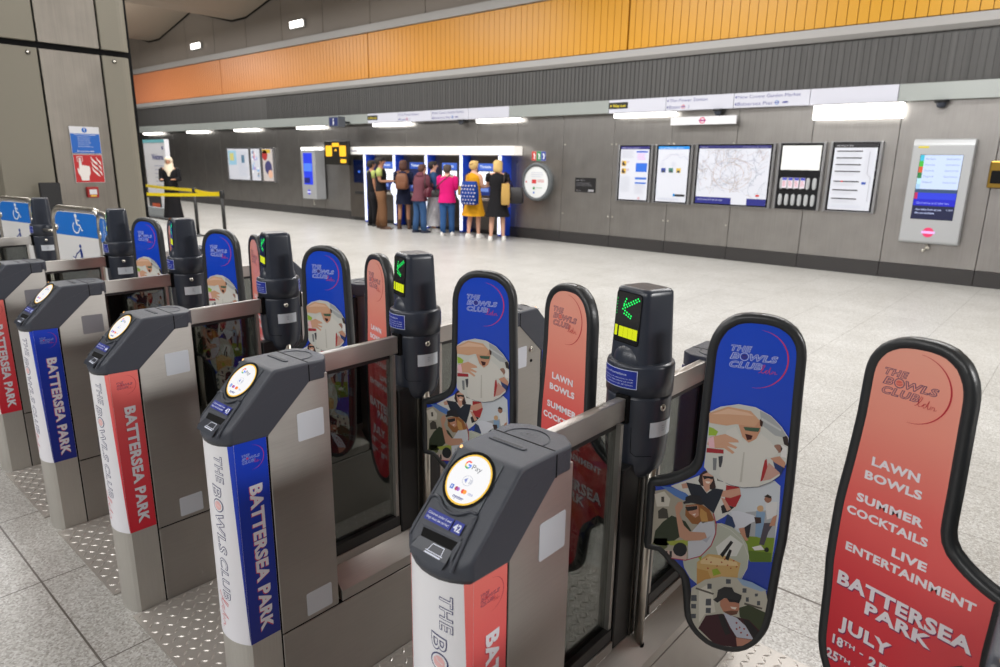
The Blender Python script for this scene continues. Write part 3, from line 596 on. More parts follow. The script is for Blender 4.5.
def rear_lock():
    mb = MB(); mb.tube([(HW, .520, .93), (HW + .003, .520, .93)], .011, CHROME, 14); mb.tube([(HW + .003, .520, .93), (HW + .0035, .520, .93)], .004, DARK, 8); mb.tube([(HW, .520, .885), (HW + .002, .520, .885)], .006, DARK, 10)
    return mb
def glass_pane(y0, y1):
    mb = MB(); mb.box(-.003, .003, y0, y1, .455, 1.008, GLASS); return mb

def gate(dx, n, wrap, label, squares=REFL, paddles=('blue', 'coral'), full=True):
    g = thing('ticket_gate', label, 'ticket gate', (-.781 + dx, 1.41, 0), 0, 'ticket gates in the gateline')
    shared('base', 'base', base_body, g)
    for end, M in (('front', 0), ('rear', PI)):
        grp = []
        p = shared('ped', 'pedestal', pedestal, g); p.rotation_euler.z = M
        w = shared('wrap' + wrap, 'printed_sleeve', lambda: wrap_sleeve(wrap), g); w.rotation_euler.z = M
        w['label'] = ('%s and white printed sleeve lettered BATTERSEA PARK' % ('blue' if wrap == 'blue' else 'coral'))
        h = shared('head', 'reader_head', reader_head, g); h.rotation_euler.z = M; wn = h.modifiers.new('normals', 'WEIGHTED_NORMAL'); wn.weight = 80; wn.keep_sharp = True
        d = shared('disc', 'card_reader', reader_disc, h); d['label'] = 'glowing white round card reader with yellow rim'
        s = shared('note' + n, 'notice_sticker', lambda: notice_sticker(n), h)
        q = shared('sq' + squares.name, 'reflective_square', side_square(squares, -.4915, -.4085, .868, .949), p)
        q = shared('sql' + squares.name, 'reflective_square', side_square(squares, -.497, -.412, .318, .392), p)
    shared('sqr' + squares.name, 'reflective_square', side_square(squares, .4085, .4915, .868, .949), g)
    shared('lock', 'lock', rear_lock, g)
    for y0, y1 in ((-.372, -.070), (.086, .372)):
        shared('rail%g' % y0, 'handrail', lambda: rail(y0, y1), g)
    for y0, y1 in ((-.388, -.092), (.100, .388)):
        f = shared('sf%g' % y0, 'window_frame', lambda: screen_frame(y0, y1), g)
        shared('gp%g' % y0, 'glass_pane', lambda: glass_pane(y0, y1), f)
    shared('post', 'centre_post', centre_post, g)
    t = shared('tlow', 'tower', tower_low, g)
    u = shared('tup', 'tower_cap', tower_up, t); shared('hood', 'lamp_hood', tower_hood, t)
    dsp = shared('disp', 'display', tower_display, t); dsp['label'] = 'display with green arrow and yellow bar'
    shared('tnot', 'notice_sticker', tower_notice, t)
    q = shared('tnot', 'notice_sticker', tower_notice, t); q.location = (2 * TX, 2 * TC, 0); q.rotation_euler.z = PI
    shared('tlab', 'reflective_label', tower_label, t)
    for sx, kind in ((1, paddles[0]), (-1, paddles[1])):
        if kind is None: continue
        shared('ht%d' % sx, 'hinge_tube', lambda: hinge_tube(sx), g)
        if kind in ('blue', 'coral'):
            r = shared('ring%d' % sx, 'paddle', lambda: rubber_ring(sx), g)
            r.location = (.0315 if sx > 0 else -.0485, -.005 if sx > 0 else .015, 0); r.rotation_euler.z = math.radians(20 if sx > 0 else -16)
            if dx > .5: r.location.x -= .013
            pn = shared('panel' + kind, 'printed_panel', blue_panel if kind == 'blue' else coral_panel, r)
            pn['label'] = 'blue panel with event photographs' if kind == 'blue' else 'coral panel with white event lettering'
        else:
            r = shared('wide%d' % sx, 'wide_paddle', lambda: wide_leaf(sx), g)
            r.location = (sx * .046, 0, 0); r.rotation_euler.z = math.radians(10 if sx > 0 else -10)
            shared('wsign%d' % sx, 'accessible_sign', lambda: wide_sign(sx), r)
    return g
def wide_leaf(sx):
    """chrome tube loop holding a sign and glass"""
    mb = MB(); X0, X1 = (.165, .760) if sx > 0 else (.060, .420)
    lp = rrect(X0, .42, X1, 1.285, .095, 8)
    mb.tube([(sx * u, 0, v) for u, v in lp], .0170, CHROME, 12, closed=True)
    for z in (.62, 1.12): mb.tube([(0, 0, z), (sx * X0, 0, z)], .012, CHROME, 10)
    for u in (X0 + .03, X1 - .03): mb.tube([(sx * u, -.012, 1.15), (sx * u, .012, 1.15)], .022, CHROME, 14)
    for u in (X0 + .03, X1 - .03): mb.tube([(sx * u, -.012, .60), (sx * u, .012, .60)], .022, CHROME, 14)
    return mb
def wide_sign(sx):
    mb = MB(); a, b = (.181, .744) if sx > 0 else (.076, .404)
    pl = [(sx * u, v) for u, v in rrect(a, .47, b, 1.262, .08, 5)]
    mb.prism(pl, lambda u, v, w: (u, w, v), -.004, .004, plain('sign_white', (222, 222, 222), .4))
    c = sx * (a + b) / 2; s = 1
    fr = frame((c, -.0045, 0), (1.15 if sx > 0 else .8, 0, 0), (0, 0, 1), (0, -1, 0), .0004); w = ink((236, 238, 240)); nv = ink((26, 60, 140)); bl = ink((18, 112, 204))
    h = (b - a) / 2
    kx = 1.15 if sx > 0 else .8
    pts = [((u - (a + b) / 2) / kx, v) for u, v in rrect(a + .004, .9, b - .004, 1.258, .076, 5)]; pts = [(u, max(v, 1.105)) for u, v in pts]
    pts = [p for i, p in enumerate(pts) if i == 0 or p != pts[i - 1]]
    mb.poly(pts, bl, fr, 1)
    # wheelchair figure
    mb.poly(circle(-.004, 1.238, .0135, 14), w, fr, 2)
    ribbon(mb, [(-.004, 1.222), (.0, 1.200), (.002, 1.180)], .017, w, fr, 2); ribbon(mb, [(-.002, 1.212), (.030, 1.208)], .008, w, fr, 2)
    ribbon(mb, [(.0, 1.182), (.030, 1.178), (.044, 1.146), (.056, 1.148)], .011, w, fr, 2)
    ribbon(mb, [(-.012 + .034 * math.cos(math.radians(t)), 1.162 + .036 * math.sin(math.radians(t))) for t in range(120, 361, 20)], .009, w, fr, 2)
    # person with pushchair and suitcase figures
    for ox, oz in ((.0, 0),):
        mb.poly(circle(ox + .004, 1.040, .0125, 12), nv, fr, 2)
        ribbon(mb, [(ox + .004, 1.026), (ox + .008, .990), (ox + .010, .975)], [.012, .026, .022], nv, fr, 2)
        ribbon(mb, [(ox + .006, .98), (ox - .010, .945), (ox - .016, .905)], .011, nv, fr, 2); ribbon(mb, [(ox + .010, .98), (ox + .022, .945), (ox + .034, .905)], .011, nv, fr, 2)
        ribbon(mb, [(ox + .004, 1.018), (ox - .022, .998), (ox - .044, .985)], .008, nv, fr, 2)
        ribbon(mb, [(ox - .040, .992), (ox - .066, .955), (ox - .090, .965)], .009, nv, fr, 2)
        for q in (-.052, -.086): mb.poly(circle(ox + q, .918, .012, 12), nv, fr, 2)
        ribbon(mb, [(ox - .066, .955), (ox - .052, .918)], .006, nv, fr, 2); ribbon(mb, [(ox - .066, .955), (ox - .086, .918)], .006, nv, fr, 2)
    mb.poly(rect(-.04, .72, .04, .80), nv, fr, 2); mb.poly(rect(-.012, .80, .012, .82), nv, fr, 2)
    return mb

Sx = .8394
gate(Sx + .014, '41', 'red', 'ticket gate cut off by the right edge, with the largest coral paddle in view')
gate(0, '42', 'red', 'nearest ticket gate, numbered 42 with GPay reader and coral sleeve')
gate(-Sx, '43', 'blue', 'blue-sleeved ticket gate directly left of the gate numbered 42')
gate(-2 * Sx, '44', 'red', 'coral-sleeved ticket gate standing between the two whole blue-sleeved gates')
gate(-3 * Sx, '45', 'blue', 'blue-sleeved ticket gate at left with dull grey square on its side', REFLG)
gate(-4 * Sx, '46', 'red', 'red-sleeved ticket gate at the left edge, beside the wheelchair sign', REFLG, ('blue', 'wide'))
gate(-4 * Sx - 1.39, '47', 'blue', 'ticket gate between the two wheelchair signs, only its tower and rail showing', REFLG, ('wide', 'wide'))
gate(-4 * Sx - 2.78, '48', 'red', 'ticket gate beyond the left edge holding the outermost wheelchair sign', REFLG, ('wide', None))

# chequer plate between the gates
PLATE = brushed('chequer_plate', (172, 167, 161), .40, 'Y', .06, 1, 0, .35)
PLATET = plain('worn_plate_studs', (196, 192, 186), .30, .6)
def plate(w):
    mb = MB(); y0, y1 = .705, 2.115
    mb.box(-w / 2, w / 2, y0, y1, .0, .005, PLATE)
    vs = []; fs = []; p = .044; j = 0; y = y0 + .02
    while y < y1 - .012:
        i = 0; x = -w / 2 + .018
        while x < w / 2 - .012:
            a = math.radians(45 if (i + j) % 2 else -45); L, W = .0150, .0042
            c, s = math.cos(a), math.sin(a); o = len(vs)
            for u, v, z in ((-L, 0, .0051), (-L*.3, -W, .0051), (L*.3, -W, .0051), (L, 0, .0051), (L*.3, W, .0051), (-L*.3, W, .0051), (-L * .45, 0, .0072), (L * .45, 0, .0072)):
                vs.append((x + u * c - v * s, y + u * s + v * c, z))
            for f in ((0, 1, 6), (1, 2, 7, 6), (2, 3, 7), (3, 4, 7), (4, 5, 6, 7), (5, 0, 6)): fs.append(tuple(k + o for k in f))
            x += p; i += 1
        y += p * .60; j += 1
    mb.add(vs, fs, PLATET)
    return mb
NB = ['beyond the gate numbered 42, at the right edge', 'between gate 42 and its blue-sleeved neighbour', 'between the large blue sleeve and the coral-sleeved gate', 'between the coral-sleeved and the farther blue-sleeved gate', 'beside the red sleeve at the left edge']
for k in range(5):
    w = Sx - .182
    o = shared('plate', 'floor_plate', lambda: plate(w)); o.location = (-.79 + Sx * (.5 - k), 0, 0)
    tag(o, 'steel chequer floor plate ' + NB[k], 'floor plate', 'chequer plates between the gates')
for k, xx in enumerate((-.79 - 4 * Sx - .695, -.79 - 4 * Sx - 1.39 - .695)):
    o = shared('plate2', 'floor_plate', lambda: plate(1.39 - .182)); o.location = (xx, 0, 0)
    tag(o, ('wide steel chequer floor plate under the first wheelchair sign' if k == 0 else 'wide steel chequer floor plate under the outermost wheelchair sign'), 'floor plate', 'chequer plates between the gates')
# ------------------------------------------------------------------ the room
YW = 11.52; XL, XR, YB = -46.0, 7.0, -7.0; ZC = 6.6
def floor_mat():
    m, nt, b = base_mat('terrazzo_tiles')
    N = nt.nodes.new; L = nt.links.new
    tc = N('ShaderNodeTexCoord'); sp = N('ShaderNodeSeparateXYZ'); L(tc.outputs['Object'], sp.inputs[0])
    def M(op, a, bb=None, c=None):
        n = N('ShaderNodeMath'); n.operation = op
        for i, q in enumerate((a, bb, c)):
            if q is None: continue
            if isinstance(q, (int, float)): n.inputs[i].default_value = q
            else: L(q, n.inputs[i])
        return n.outputs[0]
    def joint(coord, off, per, half):
        f = M('FRACT', M('DIVIDE', M('SUBTRACT', coord, off), per))
        d = M('MULTIPLY', M('MINIMUM', f, M('SUBTRACT', 1.0, f)), per)
        return M('LESS_THAN', d, half)
    far = M('GREATER_THAN', sp.outputs[1], 1.6)
    near = M('SUBTRACT', 1.0, far)
    jf = M('MAXIMUM', joint(sp.outputs[0], -1.085, .6455, .0016), joint(sp.outputs[1], 2.88, .61, .0014))
    jn = M('MAXIMUM', joint(sp.outputs[0], -2.217, .64, .0028), joint(sp.outputs[1], .548, .61 * 1.5, .0035))
    thick = M('LESS_THAN', M('ABSOLUTE', M('SUBTRACT', sp.outputs[1], 2.49)), .006)
    j = M('MAXIMUM', M('MAXIMUM', M('MULTIPLY', jf, far), M('MULTIPLY', jn, near)), thick)
    # granite speckle
    def noise(sc, det=2):
        n = N('ShaderNodeTexNoise'); n.inputs['Scale'].default_value = sc; n.inputs['Detail'].default_value = det; n.inputs['Roughness'].default_value = .7; L(tc.outputs['Object'], n.inputs['Vector']); return n.outputs['Fac']
    v = N('ShaderNodeTexVoronoi'); v.inputs['Scale'].default_value = 150; L(tc.outputs['Object'], v.inputs['Vector'])
    cr = N('ShaderNodeValToRGB'); e = cr.color_ramp.elements
    e[0].position = .0; e[0].color = rgb((88, 85, 82)); e[1].position = 1; e[1].color = rgb((222, 223, 222))
    a = e.new(.30); a.color = rgb((158, 155, 150)); c = e.new(.62); c.color = rgb((189, 188, 184))
    vs = N('ShaderNodeSeparateColor'); L(v.outputs['Color'], vs.inputs[0])
    L(M('ADD', M('MULTIPLY', vs.outputs[0], .55), M('MULTIPLY', noise(95, 3), .5)), cr.inputs['Fac'])
    big = N('ShaderNodeMix'); big.data_type = 'RGBA'; big.blend_type = 'MULTIPLY'; big.inputs['Factor'].default_value = .5
    cr2 = N('ShaderNodeValToRGB'); cr2.color_ramp.elements[0].position = .3; cr2.color_ramp.elements[0].color = rgb((206, 204, 200)); cr2.color_ramp.elements[1].position = .7
    L(noise(1.3, 4), cr2.inputs['Fac']); L(cr.outputs['Color'], big.inputs['A']); L(cr2.outputs['Color'], big.inputs['B'])
    mx = N('ShaderNodeMix'); mx.data_type = 'RGBA'; L(j, mx.inputs['Factor']); L(big.outputs['Result'], mx.inputs['A']); mx.inputs['B'].default_value = rgb((92, 86, 80))
    L(mx.outputs['Result'], b.inputs['Base Color'])
    mr = N('ShaderNodeMapRange'); mr.inputs['To Min'].default_value = .30; mr.inputs['To Max'].default_value = .42; L(noise(20, 3), mr.inputs['Value']); L(mr.outputs['Result'], b.inputs['Roughness'])
    return m
def bands(name, c1, c2, scale, rough, axis=0, metal=0.0, lines=None):
    """vertical ribs / stripes along x"""
    m, nt, b = base_mat(name); N = nt.nodes.new; L = nt.links.new
    tc = N('ShaderNodeTexCoord'); mp = N('ShaderNodeMapping'); mp.inputs['Scale'].default_value = (scale, .0, .0); L(tc.outputs['Object'], mp.inputs[0])
    n = N('ShaderNodeTexNoise'); n.inputs['Scale'].default_value = 1; n.inputs['Detail'].default_value = 5; n.inputs['Roughness'].default_value = .8; L(mp.outputs[0], n.inputs['Vector'])
    cr = N('ShaderNodeValToRGB'); cr.color_ramp.elements[0].position = .35; cr.color_ramp.elements[1].position = .65
    cr.color_ramp.elements[0].color = rgb(c1); cr.color_ramp.elements[1].color = rgb(c2); L(n.outputs['Fac'], cr.inputs[0]); L(cr.outputs[0], b.inputs['Base Color'])
    b.inputs['Roughness'].default_value = rough; b.inputs['Metallic'].default_value = metal
    return m
FLOOR = floor_mat()
mb = MB(); mb.box(XL, XR, YB, YW + .3, -.2, 0, FLOOR); struct(mb.build('floor'))
SKIRT = plain('dark_granite', (52, 50, 50), .3, bump=.1, bscale=60)
GRILLE = bands('ribbed_grille', (58, 57, 56), (84, 83, 82), 9, .5)
PANEL = plain('grey_upper_panel', (134, 126, 118), .6, bump=.1, bscale=8)
LEDGE = plain('grey_ledge', (158, 156, 154), .45)
# stainless lining in separate panels 1.215 m wide
mb = MB(); k = 0; x = 7.17 - 1.215 * 0
xs = []; x = -8.507
while x > XL: x -= 1.215
while x < XR: xs.append(x); x += 1.215
for a in xs:
    mb.box(max(a + .004, XL), min(a + 1.211, XR), YW, YW + .05, .225, 2.56, WSTEEL, .002, 1)
    for zz in (.60, 1.98):
        for q in (a + .05, a + 1.165): mb.tube([(q, YW - .006, zz), (q, YW + .01, zz)], .016, CHROME, 10) if -9 < a < -6 else None
mb.box(XL, XR, YW + .05, YW + .3, 0, 2.6, DARK)
struct(mb.build('wall_back'))
mb = MB()
for a in xs: mb.box(max(a + .003, XL), min(a + 1.212, XR), YW - .02, YW + .05, 0, .222, SKIRT, .002, 1)
struct(mb.build('baseboard_back'))
mb = MB(); mb.box(XL, XR, YW + .02, YW + .3, 2.78, 3.47, GRILLE); 
for i in range(0, 300):
    xx = XR - i * .09
    if xx > -20: mb.box(xx, xx + .012, YW + .008, YW + .021, 2.78, 3.47, GRILLE)
struct(mb.build('wall_grille'))
mb = MB(); mb.prism([(YW + .3, 3.46), (YW - .03, 3.46), (YW - .10, 3.52), (YW - .10, 3.64), (YW + .3, 3.64)], lambda u, v, w: (w, u, v), XL, XR, LEDGE, .004, 1)
struct(mb.build('trim_1'))
mb = MB(); mb.box(XL, XR, YW - .12, YW + .3, 4.74, 4.92, LEDGE, .006, 1); struct(mb.build('trim_2'))
# enamel band: vertical slats, colour changing from yellow to coral along the wall
def enamel():
    m, nt, b = base_mat('enamel_band'); N = nt.nodes.new; L = nt.links.new
    tc = N('ShaderNodeTexCoord'); sp = N('ShaderNodeSeparateXYZ'); L(tc.outputs['Object'], sp.inputs[0])
    mr = N('ShaderNodeMapRange'); mr.inputs['From Min'].default_value = -30; mr.inputs['From Max'].default_value = 0; L(sp.outputs[0], mr.inputs['Value'])
    cr = N('ShaderNodeValToRGB'); e = cr.color_ramp.elements
    e[0].position = 0; e[0].color = rgb((220, 138, 100)); e[1].position = 1; e[1].color = rgb((200, 146, 2))
    q = e.new(.28); q.color = rgb((214, 138, 74)); q = e.new(.5); q.color = rgb((202, 132, 20)); q = e.new(.72); q.color = rgb((202, 140, 4))
    L(mr.outputs[0], cr.inputs[0]); L(cr.outputs[0], b.inputs['Base Color']); b.inputs['Roughness'].default_value = .38
    return m
EN = enamel(); mb = MB()
edges = [-7.04 + 7.75 * k for k in range(-5, 3)]
x = XR
while x > XL:
    j = any(abs(x - .15 - e) < .08 for e in edges)
    mb.box(x - .15 + .006 + (.03 if j else 0), x - .004, YW - .05, YW + .05, 3.66, 4.73, EN, 0)
    x -= .15
mb.box(XL, XR, YW, YW + .3, 3.64, 4.74, plain('band_shadow_gap', (120, 76, 10), .7))
struct(mb.build('wall_band'))
mb = MB(); x = -26.95 - 2.05 * 8
while x < XR:
    mb.box(max(x + .012, XL), min(x + 2.04, XR), YW - .02, YW + .1, 4.92, 7.6, PANEL, .004, 1)
    x += 2.05
mb.box(XL, XR, YW + .06, YW + .3, 4.9, 7.6, DARK)
struct(mb.build('wall_upper'))
# folded concrete ceiling
CONC = plain('folded_concrete', (150, 138, 124), .75, bump=.25, bscale=5)
pts = []; x = -21.115 - 6.3 * 4
while x < XR + 6:
    pts += [(x - .435, 5.82), (x + .435, 5.82), (x + 3.15, 6.42)]; x += 6.3
pts = [p for p in pts if XL - 7 < p[0] < XR + 7]
mb = MB()
for (a, za), (b_, zb) in zip(pts, pts[1:]):
    mb.add([(a, YB, za), (b_, YB, zb), (b_, YW + .1, zb), (a, YW + .1, za), (a, YB, za + .2), (b_, YB, zb + .2), (b_, YW + .1, zb + .2), (a, YW + .1, za + .2)], [(0, 1, 2, 3), (7, 6, 5, 4), (0, 4, 5, 1), (2, 6, 7, 3)], CONC)
struct(mb.build('ceiling'))
mb = MB()
for (a, za), (b_, zb) in zip(pts, pts[1:]): ribbon(mb, [(a, za - .03), (b_, zb - .03)], .06, DARK, frame((0, YW - .04, 0), (1, 0, 0), (0, 0, 1), (0, -1, 0)), 0)
struct(mb.build('trim_3'))
SIDE = plain('side_wall_grey', (92, 88, 84), .5)
mb = MB(); mb.box(XL - .2, XL, YB, YW + .3, 0, 7.6, SIDE); struct(mb.build('wall_left'))
mb = MB(); mb.box(XR, XR + .2, YB, YW + .3, 0, 7.6, SIDE); struct(mb.build('wall_right'))
mb = MB(); mb.box(XL, XR, YB - .2, YB, 0, 7.6, SIDE); struct(mb.build('wall_front'))

# pillar of pale panels with a steel strip
PIL = plain('pale_pillar_panel', (126, 121, 108), .55, bump=.12, bscale=3)
pst = brushed('pillar_steel', (140, 134, 126), .36, 'Z', .10, .4)
P = thing('pillar', 'tall panelled pillar with fire signs, rising behind the gates', 'pillar', (-8.27, 2.61, 0))
def plan(x0, x1, y0, y1): return rrect(x0, y0, x1, y1, .10, 5)
mb = MB(); mb.box(-1.0, -.03, -.74, .60, 0, 6.4, DARK); mb.build('core', P)
for nm, z0, z1 in (('panel', 0, 2.66), ('panel', 2.72, 6.3)):
    o = .0 if z0 == 0 else .012
    mb = MB(); mb.prism([(-1.02, -.76), (0 + o, -.76), (0 + o, -.305), (-.05, -.305)] + [(-.05, -.5), (-1.02, -.5)], lambda u, v, w: (u, v, w), z0, z1, PIL, .004, 1); mb.build(nm, P)
    cr_ = [(.0 + o, .295)] + [( -.12 + (.12 + o) * math.cos(t), .49 + .12 * math.sin(t)) for t in [math.radians(90 * i / 6) for i in range(7)]] + [(-1.02, .61), (-1.02, .4), (-.05, .4), (-.05, .295)]
    mb = MB(); mb.prism(cr_, lambda u, v, w: (u, v, w), z0, z1, PIL, .003, 1); mb.build(nm, P)
    mb = MB(); mb.box(-.05, -.006 + o, -.285, .275, z0, z1, pst, .004, 1); mb.build('steel_strip', P)
for yy in (-.385, .41):
    mb = MB(); mb.tube([(-.01, yy, 2.61), (.006, yy, 2.61)], .022, plain('bolt_dark', (70, 68, 64), .4, .7), 14); mb.tube([(.006, yy, 2.61), (.008, yy, 2.61)], .012, CHROME, 10); mb.build('bolt', P)
def flat_sign(name, label, cat, w, h, loc, rz, draw, th=.004, back=None, group=None):
    """a sign plate: local x = reading direction, z up, faces -y"""
    mb = MB(); mb.box(-w / 2, w / 2, 0, th, -h / 2, h / 2, back or WHITE, .0008, 1)
    fr = frame((0, -.0004, 0), (1, 0, 0), (0, 0, 1), (0, -1, 0), .0005); draw(mb, fr, w, h)
    o = mb.build(name); o.location = loc; o.rotation_euler.z = rz
    return tag(o, label, cat, group)
def d_notice(mb, fr, w, h):
    b = ink((20, 96, 186)); wt = ink((226, 230, 238))
    mb.poly(rect(-w / 2 + .003, -h / 2 + .003, w / 2 - .003, h / 2 - .072), b, fr, 1)
    mb.poly(circle(0, h / 2 - .036, .026, 20), b, fr, 1); ribbon(mb, [(0, h / 2 - .018), (0, h / 2 - .040)], [.010, .005], wt, fr, 2); mb.poly(circle(0, h / 2 - .050, .004, 8), wt, fr, 2)
    text(mb, 'If you see fire or smoke', -.10, .10, .050, .060, wt, fr, 2, .02)
    for k, t in enumerate(('Operate the nearest fire', 'alarm call point', 'Tell a member of station staff', 'who you can trust', 'Follow instructions and leave', 'by the nearest exit')): text(mb, t, -.075, .02 + .01 * (len(t) % 7), .030 - k * .020, .038 - k * .020, wt, fr, 2, .01)
    text(mb, 'Do not take risks', -.09, .07, -h / 2 + .018, -h / 2 + .030, wt, fr, 2, .03)
flat_sign('safety_notice', 'blue and white fire action notice on the pillar, above the red sign', 'notice', .285, .275, (-8.262, 2.635, 1.782), PI / 2, d_notice)
def d_fire(mb, fr, w, h):
    r = ink((184, 30, 34)); wt = ink((232, 226, 222))
    mb.poly(rect(-w / 2 + .004, -h / 2 + .004, w / 2 - .004, h / 2 - .004), r, fr, 1)
    q = [(-.105, .125), (-.055, .125), (-.055, .075), (-.105, .075), (-.105, .125)]; ribbon(mb, q, .006, wt, fr, 2); mb.poly(circle(-.08, .100, .013, 12), wt, fr, 2)
    hand = [(-.090, .098), (-.070, .098), (-.066, .030), (-.052, .038), (-.040, .030), (-.028, .034), (-.016, .026), (.0, .028), (.008, .010), (.008, -.05), (-.008, -.082), (-.012, -.125), (-.085, -.125), (-.090, -.085), (-.110, -.045), (-.114, .0), (-.106, .012), (-.098, -.02), (-.094, .03)]
    mb.poly(hand, wt, fr, 2)
    for y in (.075, .02, -.035): 
        ribbon(mb, [(.028, y + .055), (.040, y + .018), (.075, y - .02), (.100, y - .05)], [.002, .014, .020, .002], wt, fr, 2)
        ribbon(mb, [(.080, y + .050), (.090, y + .018), (.112, y - .005), (.122, y - .04)], [.002, .010, .014, .002], wt, fr, 2)
flat_sign('fire_alarm_sign', 'red square sign with white hand and flames on the pillar', 'sign', .285, .295, (-8.262, 2.635, 1.487), PI / 2, d_fire)
cp = thing('call_point', 'small red fire alarm call point on the pillar, under the red sign', 'fire alarm', (-8.276, 2.635, 1.238), PI / 2)
mb = MB(); mb.box(-.056, .056, -.045, 0, -.056, .056, plain('alarm_red', (150, 30, 30), .4), .006, 2); mb.build('housing', cp)
mb = MB(); mb.box(-.036, .036, -.047, -.044, -.022, .030, WHITE, .001, 1); mb.build('break_panel', cp); mb = MB(); mb.box(-.030, .030, -.047, -.044, -.046, -.028, ink((226, 180, 70)), .001, 1); mb.build('warning_label', cp)
mb = MB(); mb.box(-.016, .016, -.10, .09, 0, 1.35, plain('black_screen_back', (28, 28, 30), .35), .01, 2)
mb.box(-.12, .12, -.16, .14, 0, .03, BLACKF, .008, 2)
o = mb.build('display_stand'); o.location = (-8.10, 2.20, 0); tag(o, 'narrow black upright board standing in front of the pillar', 'board')

# ------------------------------------------------------------------ sign band under the grille, with lights
LIT = plain('lamp_white', (255, 252, 246), .5, emit=5.0)
SIGNW = plain('sign_band_white', (196, 197, 208), .4)
GREYG = plain('back_painted_glass', (150, 155, 152), .2)
nvt = ink((70, 74, 140))
def seg(x0, x1, mat, label, draw=None, z0=2.545, z1=2.78, nm='sign_panel'):
    mb = MB(); mb.box(x0 + .004, x1 - .004, YW - .10, YW + .02, z0, z1, mat, .004, 1)
    if draw: draw(mb, frame((x0, YW - .101, z0), (1, 0, 0), (0, 0, 1), (0, -1, 0), .001), x1 - x0, z1 - z0)
    return tag(mb.build(nm), label, 'sign')
def wayout(mb, fr, w, h):
    mb.poly(rect(.0, .075, .42, .19), ink((30, 30, 26)), fr, 1); y = ink((226, 206, 40))
    mb.poly([(.03, .13), (.06, .155), (.06, .105)], y, fr, 2); text(mb, 'Way out', .09, .37, .105, .155, y, fr, 2, .01)
def two(l1, l2, marks=0):
    def f(mb, fr, w, h):
        for k, (t, z) in enumerate(((l1, .145), (l2, .035))):
            mb.poly([(.02, z + .025), (.05, z + .05), (.05, z)], nvt, fr, 2); text(mb, t, .07, .07 + len(t) * .042, z, z + .055, nvt, fr, 2, -.006)
        xq = .07 + len(l2) * .042 + .06
        ribbon(mb, [(xq + .028 * math.cos(2 * PI * i / 14), .062 + .028 * math.sin(2 * PI * i / 14)) for i in range(15)], .010, ink((206, 60, 66) if marks == 1 else (40, 120, 190)), fr, 2)
        mb.poly(rect(xq - .04, .055, xq + .04, .068), ink((70, 70, 150)), fr, 3)
        if marks == 1: ribbon(mb, [(xq + .10, .085), (xq + .115, .06), (xq + .10, .035)], .008, nvt, fr, 2)
        else: mb.poly([(xq + .08, .05), (xq + .18, .05), (xq + .17, .075), (xq + .10, .075)], nvt, fr, 2)
    return f
seg(-2.50, 7.0, GREYG, 'plain grey glass run of the sign band at the right end')
seg(-3.72, -2.50, SIGNW, 'blank white section of the sign band above the brightest lamp')
seg(-4.94, -3.72, SIGNW, 'white direction sign reading New Covent Garden Market, Battersea Pier, over the map', two('New Covent Garden Market', 'Battersea Pier', 2))
seg(-6.19, -4.94, SIGNW, 'white direction sign reading The Power Station and Buses, over the map', two('The Power Station', 'Buses', 1))
seg(-7.39, -6.19, SIGNW, 'white sign with black Way out plate, above the first timetable posters', wayout)
seg(-9.90, -7.39, GREYG, 'grey glass part of the sign band between the two runs of direction signs')
seg(-11.12, -9.90, SIGNW, 'blank white section of the sign band above the lamp over the last ticket machine')
seg(-12.34, -11.12, SIGNW, 'white direction sign reading New Covent Garden Market, above the ticket machines', two('New Covent Garden Market', 'Battersea Pier', 2))
seg(-13.56, -12.34, SIGNW, 'white direction sign reading The Power Station, above the ticket machines', two('The Power Station', 'Buses', 1))
seg(-14.78, -13.56, SIGNW, 'white sign with black Way out plate, above the ticket machines', wayout)
seg(-46, -14.78, GREYG, 'long grey glass run of the sign band at the left')
def lamp(x0, x1, zb, label, deep=.10, face=0):
    t = thing('wall_lamp', label, 'lamp', ((x0 + x1) / 2, YW - deep, 2.54), 0, 'strip lamps under the sign band')
    w = (x1 - x0) / 2
    mb = MB(); mb.box(-w, w, -.02, deep, -.012, 0, LEDGE, .003, 1); mb.build('housing', t)
    mb = MB(); mb.box(-w + .01, w - .01, -.012, deep * .9, -.012 - (2.528 - zb), -.010, LIT, .004, 1); mb.build('diffuser', t)
    return t
LB = ['brightest white lamp box, over the rightmost notices', 'white strip lamp glowing over the two leftmost timetable posters', 'white strip lamp above the last ticket machine', 'white strip lamp above the first ticket machine', 'white strip lamp above the wall screen beside the amber sign', 'white strip lamp above the three small posters', 'white strip lamp on the bare steel left of the three small posters', 'white strip lamp over the woman in the headscarf']
for (a, b_, z), l in zip(((-3.63, -2.40, 2.32), (-7.25, -6.0, 2.455), (-10.84, -9.6, 2.46), (-14.53, -13.15, 2.46), (-18.1, -16.8, 2.46), (-21.8, -20.4, 2.46), (-25.25, -23.8, 2.46), (-29.1, -27.6, 2.46)), LB): lamp(a, b_, z, l, .16 if z < 2.4 else .13)
def d_round(mb, fr, w, h):
    ribbon(mb, [(.0 + .045 * math.cos(2 * PI * i / 20), .045 * math.sin(2 * PI * i / 20)) for i in range(21)], .018, ink((206, 70, 110)), fr, 1); mb.poly(rect(-.065, -.012, .065, .012), ink((150, 50, 120)), fr, 2)
flat_sign('line_sign', 'small white sign with pink roundel hanging under the sign band', 'sign', 1.20, .135, (-5.45, YW - .14, 2.362), 0, d_round, .03)
def dome(x, label):
    t = thing('security_camera', label, 'camera', (x, YW - .10, 2.54), 0, 'dome cameras under the sign band')
    mb = MB(); mb.lathe([(.09, 0), (.095, -.02), (.07, -.035)], BLACKF, 18); mb.build('mount', t)
    mb = MB(); mb.lathe([(.062, -.03), (.062, -.06), (.048, -.09), (.02, -.105)], BLACKP2, 18); mb.build('dome', t)
